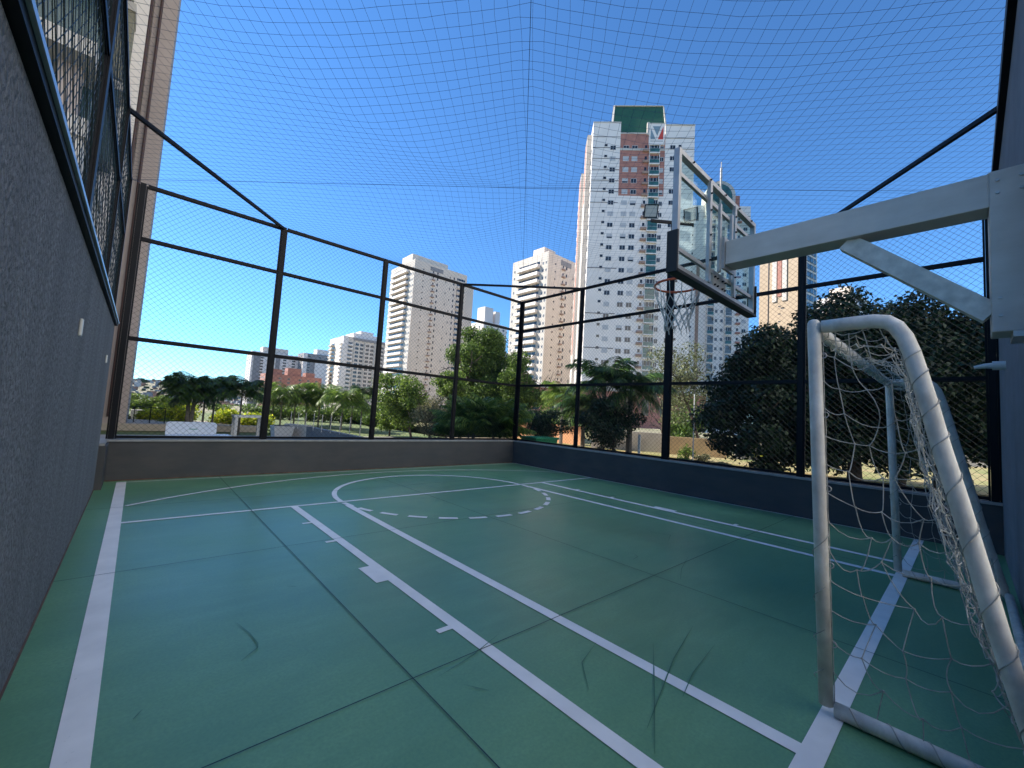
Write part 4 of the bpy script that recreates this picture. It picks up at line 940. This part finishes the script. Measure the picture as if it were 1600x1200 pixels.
simple('pink brick mid rise block with uneven top, beyond the garden palms', (72.5, 368), 0, 42, 18, 22, PNK, (.1, .25, .4, .6, .75, .9), win=(2.0, 1.5), zvis=2, extras=[((4, 2, 0), (12, 12, 38), PNK), ((16, 2, 0), (26, 12, 40), PNK), ((30, 3, 0), (37, 12, 37.5), PNK)])
simple('slim grey and white tower between pink block and windowed tower', (125.5, 470), 0, 30, 20, 53, GRY, (.2, .55, .8), win=(2.6, 1.7), extras=[((0, -1, 0), (4, -.002, 67), WHT), ((12, -1, 0), (30, -.002, 60), WHT), ((14, 2, 0), (26, 14, 73), WHT)])
simple('white lower tower peeking out between the pale and cream towers', (160, 208), 0, 20, 14, 60, WHT, (.15, .35, .6, .85), win=(1.5, 1.3), zvis=30, extras=[((2, 2, 0), (9, 10, 77), WHT), ((11, 2, 0), (15, 10, 75.6), WHT)])
simple('small white block low behind the dense trees', (196, 226), 0, 14, 12, 46, WHT, (.3, .7), zvis=20)
T = Tower('apartment_tower', 'sunlit tan tower with blue glazed side, right of the backboard', (178.7, 40.7), -10, 12.5, 15.2, 73.0)
w_, H = T.w, T.h
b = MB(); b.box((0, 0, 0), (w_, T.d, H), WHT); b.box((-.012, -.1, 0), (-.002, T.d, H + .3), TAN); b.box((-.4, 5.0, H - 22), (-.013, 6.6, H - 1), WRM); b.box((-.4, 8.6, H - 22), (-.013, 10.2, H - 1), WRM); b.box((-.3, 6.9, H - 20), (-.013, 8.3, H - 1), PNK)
b.box((-.25, 11.6, 0), (-.013, 11.8, H), GRV); T.part('wall', b)
for i in range(T.nf):
    z = H - 4 - 3 * i
    if z < 2: break
    T.add('glazed_bay', 'g', 'F', 3.2, z, lambda: (lambda q_: (q_.box((-2.4, -.3, 0), (2.4, 0, 2.0), GBL), q_.box((-2.5, -.42, 2.0), (2.5, 0, 2.35), WHT), q_.box((-.1, -.36, .0), (.1, -.302, 1.99), WHT), q_)[-1])(MB()))
    T.add('glazed_bay', 'g', 'F', 8.6, z, None)
    T.protos['g2'] = None
    if i > 6 and i % 2: T.add('window', 's', 'L', 9.0 if i % 4 == 1 else 6.5, z, lambda: p_small(1.3, .5))
    if i > 6: T.add('window', 's4', 'L', 7.6, z + .9, lambda: p_small(.9, .4))
T.finish(24)
simple('white penthouse floors with blue windows above the big dark trees', (252, 39), -20, 17, 20, 70, WHT, (.22, .70), win=(4, 2.4), zvis=55, left=False, extras=[((-.2, 0, 0), (-.002, 20, 69), TAN), ((2, 6, 0), (6, 12, 75), WHT)])
simple('narrow brown tower edge between tan tower and white penthouse', (232, 34.5), -10, 4, 8, 68, BEI, (.5,), zvis=50, left=False)

# ---- own building beside the court --------------------------------------------------------------
BX = [W_white, W_warm, wallmat('render_rosy_grey', (.36, .30, .27), .08, .6), wallmat('panel_olive', (.26, .24, .17), .08, .8), mat('pipe_brown', (.06, .03, .025), .6), G_teal, G_dark, W_grey]
t = thing('apartment_building', 'tall apartment building beside the court, seen at the upper left edge with pipes and balconies', 'building', (-1, 21, 0))
y0 = 21.0
b = MB(); b.box((-30, y0, 0), (-.22, 28, 36), 2); b.box((-.9, y0 - .12, 0), (-.22, y0 - .002, 36), 2); b.box((-1.75, y0 - .35, 2.2), (-1.02, y0 - .002, 36), 0); b.box((-.30, y0 - .10, 0), (-.218, 28, 36), 7)
b.build('wall', BX, t)
for x in (-.98, -.70):
    b = MB(); b.tube([(x, y0 - .22, .5), (x, y0 - .22, 35)], .045, 8); b.build('downpipe', BX[4], t)
for k in range(5):
    b = MB()
    z0_ = 9.2 + k * 3.0; x0_ = -2.35 + (k % 2) * .25; b.box((x0_, y0 - 1.4, z0_), (-1.45 + .12 * (k % 2), y0 - .351, z0_ + 2.6), 3 if k else 5); b.box((x0_ - .05, y0 - 1.45, z0_ + 2.603), (-1.30, y0 - .351, z0_ + 2.9), 1)
    b.build('bay_panel', BX, t)
for k in range(11):
    z = 2.2 + k * 3.0
    b = MB(); b.box((-12, y0 - 2.2, z), (-2.42, y0 - .002, z + .42), 1); b.box((-12, y0 - 2.15, z + .423), (-2.5, y0 - 2.1, z + 1.35), 5); b.box((-12, y0 - .05, z + .45), (-4.6, y0 - .003, z + 2.95), 6); b.box((-4.4, y0 - 1.0, z + .423), (-3.6, y0 - .003, z + 2.98), 7)
    b.build('balcony', BX, t)
b = MB(); b.box((-7, 14, 0), (-1.52, 19.5, 7.35), 1)
for k in range(2): b.box((-3.4 - k * 1.9, 13.98, 4.6), (-2.4 - k * 1.9, 13.999, 6.6), 6)
b.build('stair_block', BX, t)
b = MB(); b.box((-7.1, 13.9, 7.353), (-1.47, 19.6, 7.8), 1); b.build('roof_edge', BX, t)
b = MB(); b.box((-8, 15.5, 7.803), (-1.62, 15.6, 24), 5); b.build('glass_wall', BX, t)
for z in (9.35, 12.35, 15.35, 18.35):
    b = MB(); b.box((-8, 13.95, z), (-1.5, 15.49, z + .4), 1); b.build('balcony_slab', BX, t)
b = MB(); b.box((-2.15, 14.6, 7.803), (-1.75, 15.0, 9.347), 2); b.build('column', BX, t)

# ================================================================== garden and street furniture
# white bench just beyond the far fence
p = at(306, 11.5); t = thing('garden_bench', 'white rounded bench seat standing just beyond the far fence', 'bench', (p[0], p[1], 0)); px_, py_ = p
b = MB(); ww = .56; pts = [(px_ - ww, .38), (px_ + ww, .38), (px_ + ww, .62)] + [(px_ + ww - .08 + .08 * math.cos(a), .62 + .08 * math.sin(a)) for a in np.linspace(.3, 1.57, 4)] + [(px_ - ww + .08 - .08 * math.cos(a), .62 + .08 * math.sin(a)) for a in np.linspace(1.57, .3, 4)] + [(px_ - ww, .62)]
b.xzpoly(pts, py_, py_ + .09); MP = mat('plastic_bench_white', (.62, .64, .66), .45); b.build('backrest', MP, t)
b = MB(); b.box((px_ - ww, py_ - .55, .34), (px_ + ww + .3, py_ + .09, .377)); bevel(b.build('seat', MP, t), .01)
for sx in (-1, 1):
    for yy in (-.5, .04):
        b = MB(); b.bar((px_ + sx * (ww - .06), py_ + yy, 0), (px_ + sx * (ww - .06), py_ + yy, .338), .05, .05); b.build('leg', MP, t)
b = MB(); b.box((px_ - .06, py_ - .004, .50), (px_ + .12, py_ - .0015, .52)); b.build('green_mark', mat('mark_green', (.03, .25, .15), .6), t)
# white outdoor table
p = at(391, 16.0); px_, py_ = p; t = thing('outdoor_table', 'white outdoor table with square legs beside the palm trunk', 'table', (px_, py_, 0)); MT = mat('table_cream', (.50, .49, .46), .6)
b = MB(); b.box((px_ - .5, py_ - .35, .72), (px_ + .5, py_ + .35, .80)); b.build('table_top', MT, t)
for sx in (-.42, .42):
    for sy in (-.28, .28):
        b = MB(); b.box((px_ + sx - .05, py_ + sy - .05, 0), (px_ + sx + .05, py_ + sy + .05, .718)); b.build('leg', MT, t)
# beige raised kerb and planter
b = MB(); p = at(222, 15.5); b.box((-3, p[1], 0), (4.2, p[1] + .5, .26)); b.box((-3, p[1] + .502, 0), (4.2, p[1] + 5, .18)); tag(b.build('raised_bed', mat('bed_beige', (.36, .31, .25), .85, var=.1)), 'long beige raised bed edge beyond the far fence, left of the bench', 'planter')
b = MB(); b.box((-4, 13.2, -.02), (1.2, 14.6, .03)); tag(b.build('red_mat', mat('mat_red', (.16, .05, .05), .9)), 'dark red mat on the garden paving just beyond the far fence', 'mat')
p = at(231, 21); b = MB(); b.box((p[0] - .55, p[1], 0), (p[0] + .55, p[1] + .2, .55)); tag(bevel(b.build('garden_block', mat('block_cream', (.5, .47, .42), .8)), .02), 'small cream wall block behind the black railing', 'wall')
# black railing
t = thing('garden_railing', 'thin black metal railing in the garden left of the yellow shrubs', 'railing', (0, 19, 0)); pr_ = [at(178, 17.5), at(214, 17.2), at(239, 17), at(262, 16.8)]
for i, p in enumerate(pr_):
    b = MB(); b.bar((p[0], p[1], 0), (p[0], p[1], .80 + .06 * (i > 1)), .03, .03); b.build('post', M_black, t)
b = MB()
for i in range(3): b.bar((*pr_[i], .80 if i < 1 else .84), (*pr_[i + 1], .80 if i < 1 else .84), .025, .025)
b.build('top_rail', M_black, t)
# white square planter
p = at(445, 12.3); b = MB(); px_, py_ = p
k = len(b.v); b.poly([(px_ - .2, py_ - .2), (px_ + .2, py_ - .2), (px_ + .2, py_ + .2), (px_ - .2, py_ + .2)], 0, .70)
b.v = [(px_ + (v[0] - px_) * (1.35 if v[2] > .3 else .8), py_ + (v[1] - py_) * (1.35 if v[2] > .3 else .8), v[2]) for v in b.v]
t = thing('planter', 'tapered white planter beside the sunlit end of the garden wall', 'planter', (px_, py_, 0)); b.build('pot', MT, t)
b = MB(); b.box((px_ - .24, py_ - .24, .69), (px_ + .24, py_ + .24, .705)); b.build('soil', MATS['bark_brown'], t)
# garden wall with wire posts
a = at(452, 13.0); c = at(487, 12.6); e = at(583, 10.2)
t = thing('garden_wall', 'garden wall beyond the far fence, with sunlight painted into its left end and shade into the rest', 'wall', (c[0], c[1], 0))
b = MB(); b.bar((*a, .37), (*c, .37), .18, .74); b.build('wall_end', mat('wall_plaster_sunlit', (.50, .45, .38), .85, var=.12, vscale=2), t, )  # sunlit end of the same wall, the light is put into its colour
d = np.array(e) - np.array(c); b = MB(); nrm = np.array([-d[1], d[0]]) / np.linalg.norm(d) * .09; c2 = np.array(c) + d * .01
k = len(b.v); b.v += [(*(c2 - nrm), 0), (*(e - nrm), 0), (*(e + nrm), 0), (*(c2 + nrm), 0), (*(c2 - nrm), .71), (*(e - nrm), .64), (*(e + nrm), .64), (*(c2 + nrm), .71)]
for f in ((0, 3, 2, 1), (4, 5, 6, 7), (0, 1, 5, 4), (1, 2, 6, 5), (2, 3, 7, 6), (3, 0, 4, 7)): b.f.append(tuple(k + i for i in f)); b.m.append(0)
b.build('wall_body', mat('wall_plaster_shaded', (.16, .165, .17), .85, var=.12, vscale=2), t)  # same plaster, darker colour stands in for shade
for i in range(9):
    q_ = np.array(a) + (np.array(e) - np.array(a)) * (i + .5) / 9.5; b = MB(); b.bar((q_[0], q_[1], .63), (q_[0], q_[1], 1.12), .015, .015); b.build('wire_post', MATS['block_cream'], t)
# right side: walls, container, poles
p = at(845, 15); px_, py_ = p; t = thing('waste_container', 'green waste container standing beyond the court corner', 'container', (px_, py_, 0))
MG = mat('container_green', (.015, .22, .11), .5, var=.15, vscale=5); b = MB(); b.poly([(px_ - .5, py_ - .35), (px_ + .5, py_ - .35), (px_ + .5, py_ + .35), (px_ - .5, py_ + .35)], .08, .62)
b.v = [(px_ + (v[0] - px_) * (1.1 if v[2] > .3 else .9), py_ + (v[1] - py_) * (1.1 if v[2] > .3 else .9), v[2]) for v in b.v]; b.build('body', MG, t)
b = MB(); b.box((px_ - .6, py_ - .42, .622), (px_ + .6, py_ + .42, .70)); bevel(b.build('lid', MG, t), .02)
for sx in (-.35, .35):
    b = MB(); b.tube([(px_ + sx, py_ - .34, .07), (px_ + sx, py_ - .28, .07)], .07, 10); b.build('wheel', M_black, t)
def gwall(label, pa, da, pb, db, z0, z1, m, name='boundary_wall', th=.2):
    a = at(pa, da); c = at(pb, db); b = MB(); b.bar((*a, (z0 + z1) / 2), (*c, (z0 + z1) / 2), th, z1 - z0); o = b.build(name, m); return tag(o, label, 'wall')
MWL = mat('boundary_pale', (.36, .33, .29), .85, var=.18, vscale=1.2); MOR = mat('boundary_orange', (.55, .27, .13), .85, var=.12, vscale=1.); MTA = mat('boundary_tan', (.52, .36, .2), .85, var=.15, vscale=1.)
gwall('pale sunlit boundary wall seen between the dark palm trunks', 926, 21, 1042, 20, -.1, .95, MWL)
gwall('orange boundary wall behind the green container', 800, 26, 912, 22, -.1, 1.0, MOR)
gwall('tan orange boundary wall right of the hoop post', 1046, 19.5, 1135, 19, -.1, .85, MTA)
gwall('pale fence wall glimpsed through the gaps of the big dark trees', 1150, 19, 1300, 19, -.1, .75, MWL)
gwall('far pale wall behind the big trees near the slate blue wall', 1300, 24, 1540, 24, -.1, .9, MWL)
b = MB(); p = at(1000, 14.5); b.tube([(p[0], p[1], -.05), (p[0], p[1], 1.0)], .045, 10); tag(b.build('white_post', mat('post_white', (.6, .6, .56), .5)), 'short white post among the dark palms', 'post')
b = MB(); p = at(1084, 15.5); b.tube([(p[0], p[1], -.05), (p[0], p[1], 2.6)], .02, 8); tag(b.build('thin_pole', MATS['post_white']), 'thin pale pole in front of the tan orange wall', 'pole')
# low fence behind right court wall
# distant city on the hill
def city():
    b = MB(); rg = np.random.default_rng(77)
    for i in range(5200):
        a = rad(rg.uniform(48, 112)); r = 700 + 2400 * rg.random() ** .8; x, y = r * math.cos(a), r * math.sin(a); s_ = rg.uniform(6, 15); z = GH(x, y); h_ = rg.choice([4, 5, 6, 7, 9, 14], p=[.3, .25, .2, .15, .07, .03])
        b.box((x, y, z - 6), (x + s_, y + rg.uniform(6, 12), z + h_), int(rg.integers(0, 4)))
    o = b.build('distant_houses', [mat('far_white', (.5, .48, .46), .9), mat('far_clay', (.34, .19, .13), .9), mat('far_grey', (.26, .26, .27), .9), mat('far_trees', (.05, .08, .04), .9)])
    return tag(o, kind='stuff')
o = city(); tag(o, 'dense low houses covering the far hillside', 'houses')

# ---- unseen tower added behind the end wall, bounces sun into the shaded court
T = Tower('apartment_tower', 'added unseen pale tower behind the slate blue end wall, bouncing sun into the court', (62, -20), 200, 95, 16, 66, fh=3.0, zb=0)
b = MB(); b.box((0, 0, 0), (95, 16, 66), 0)
BMW = wallmat('bounce_render_pale', (.78, .78, .77)); o = b.build('wall', BMW, T.t, local=True)
for i in range(4, 19):
    for k in range(6): T.add('window', 'w', 'F', 8 + k * 15.5, 3 + i * 3.0, lambda: p_window(2.0, 1.4, 0))
T.finish(0)
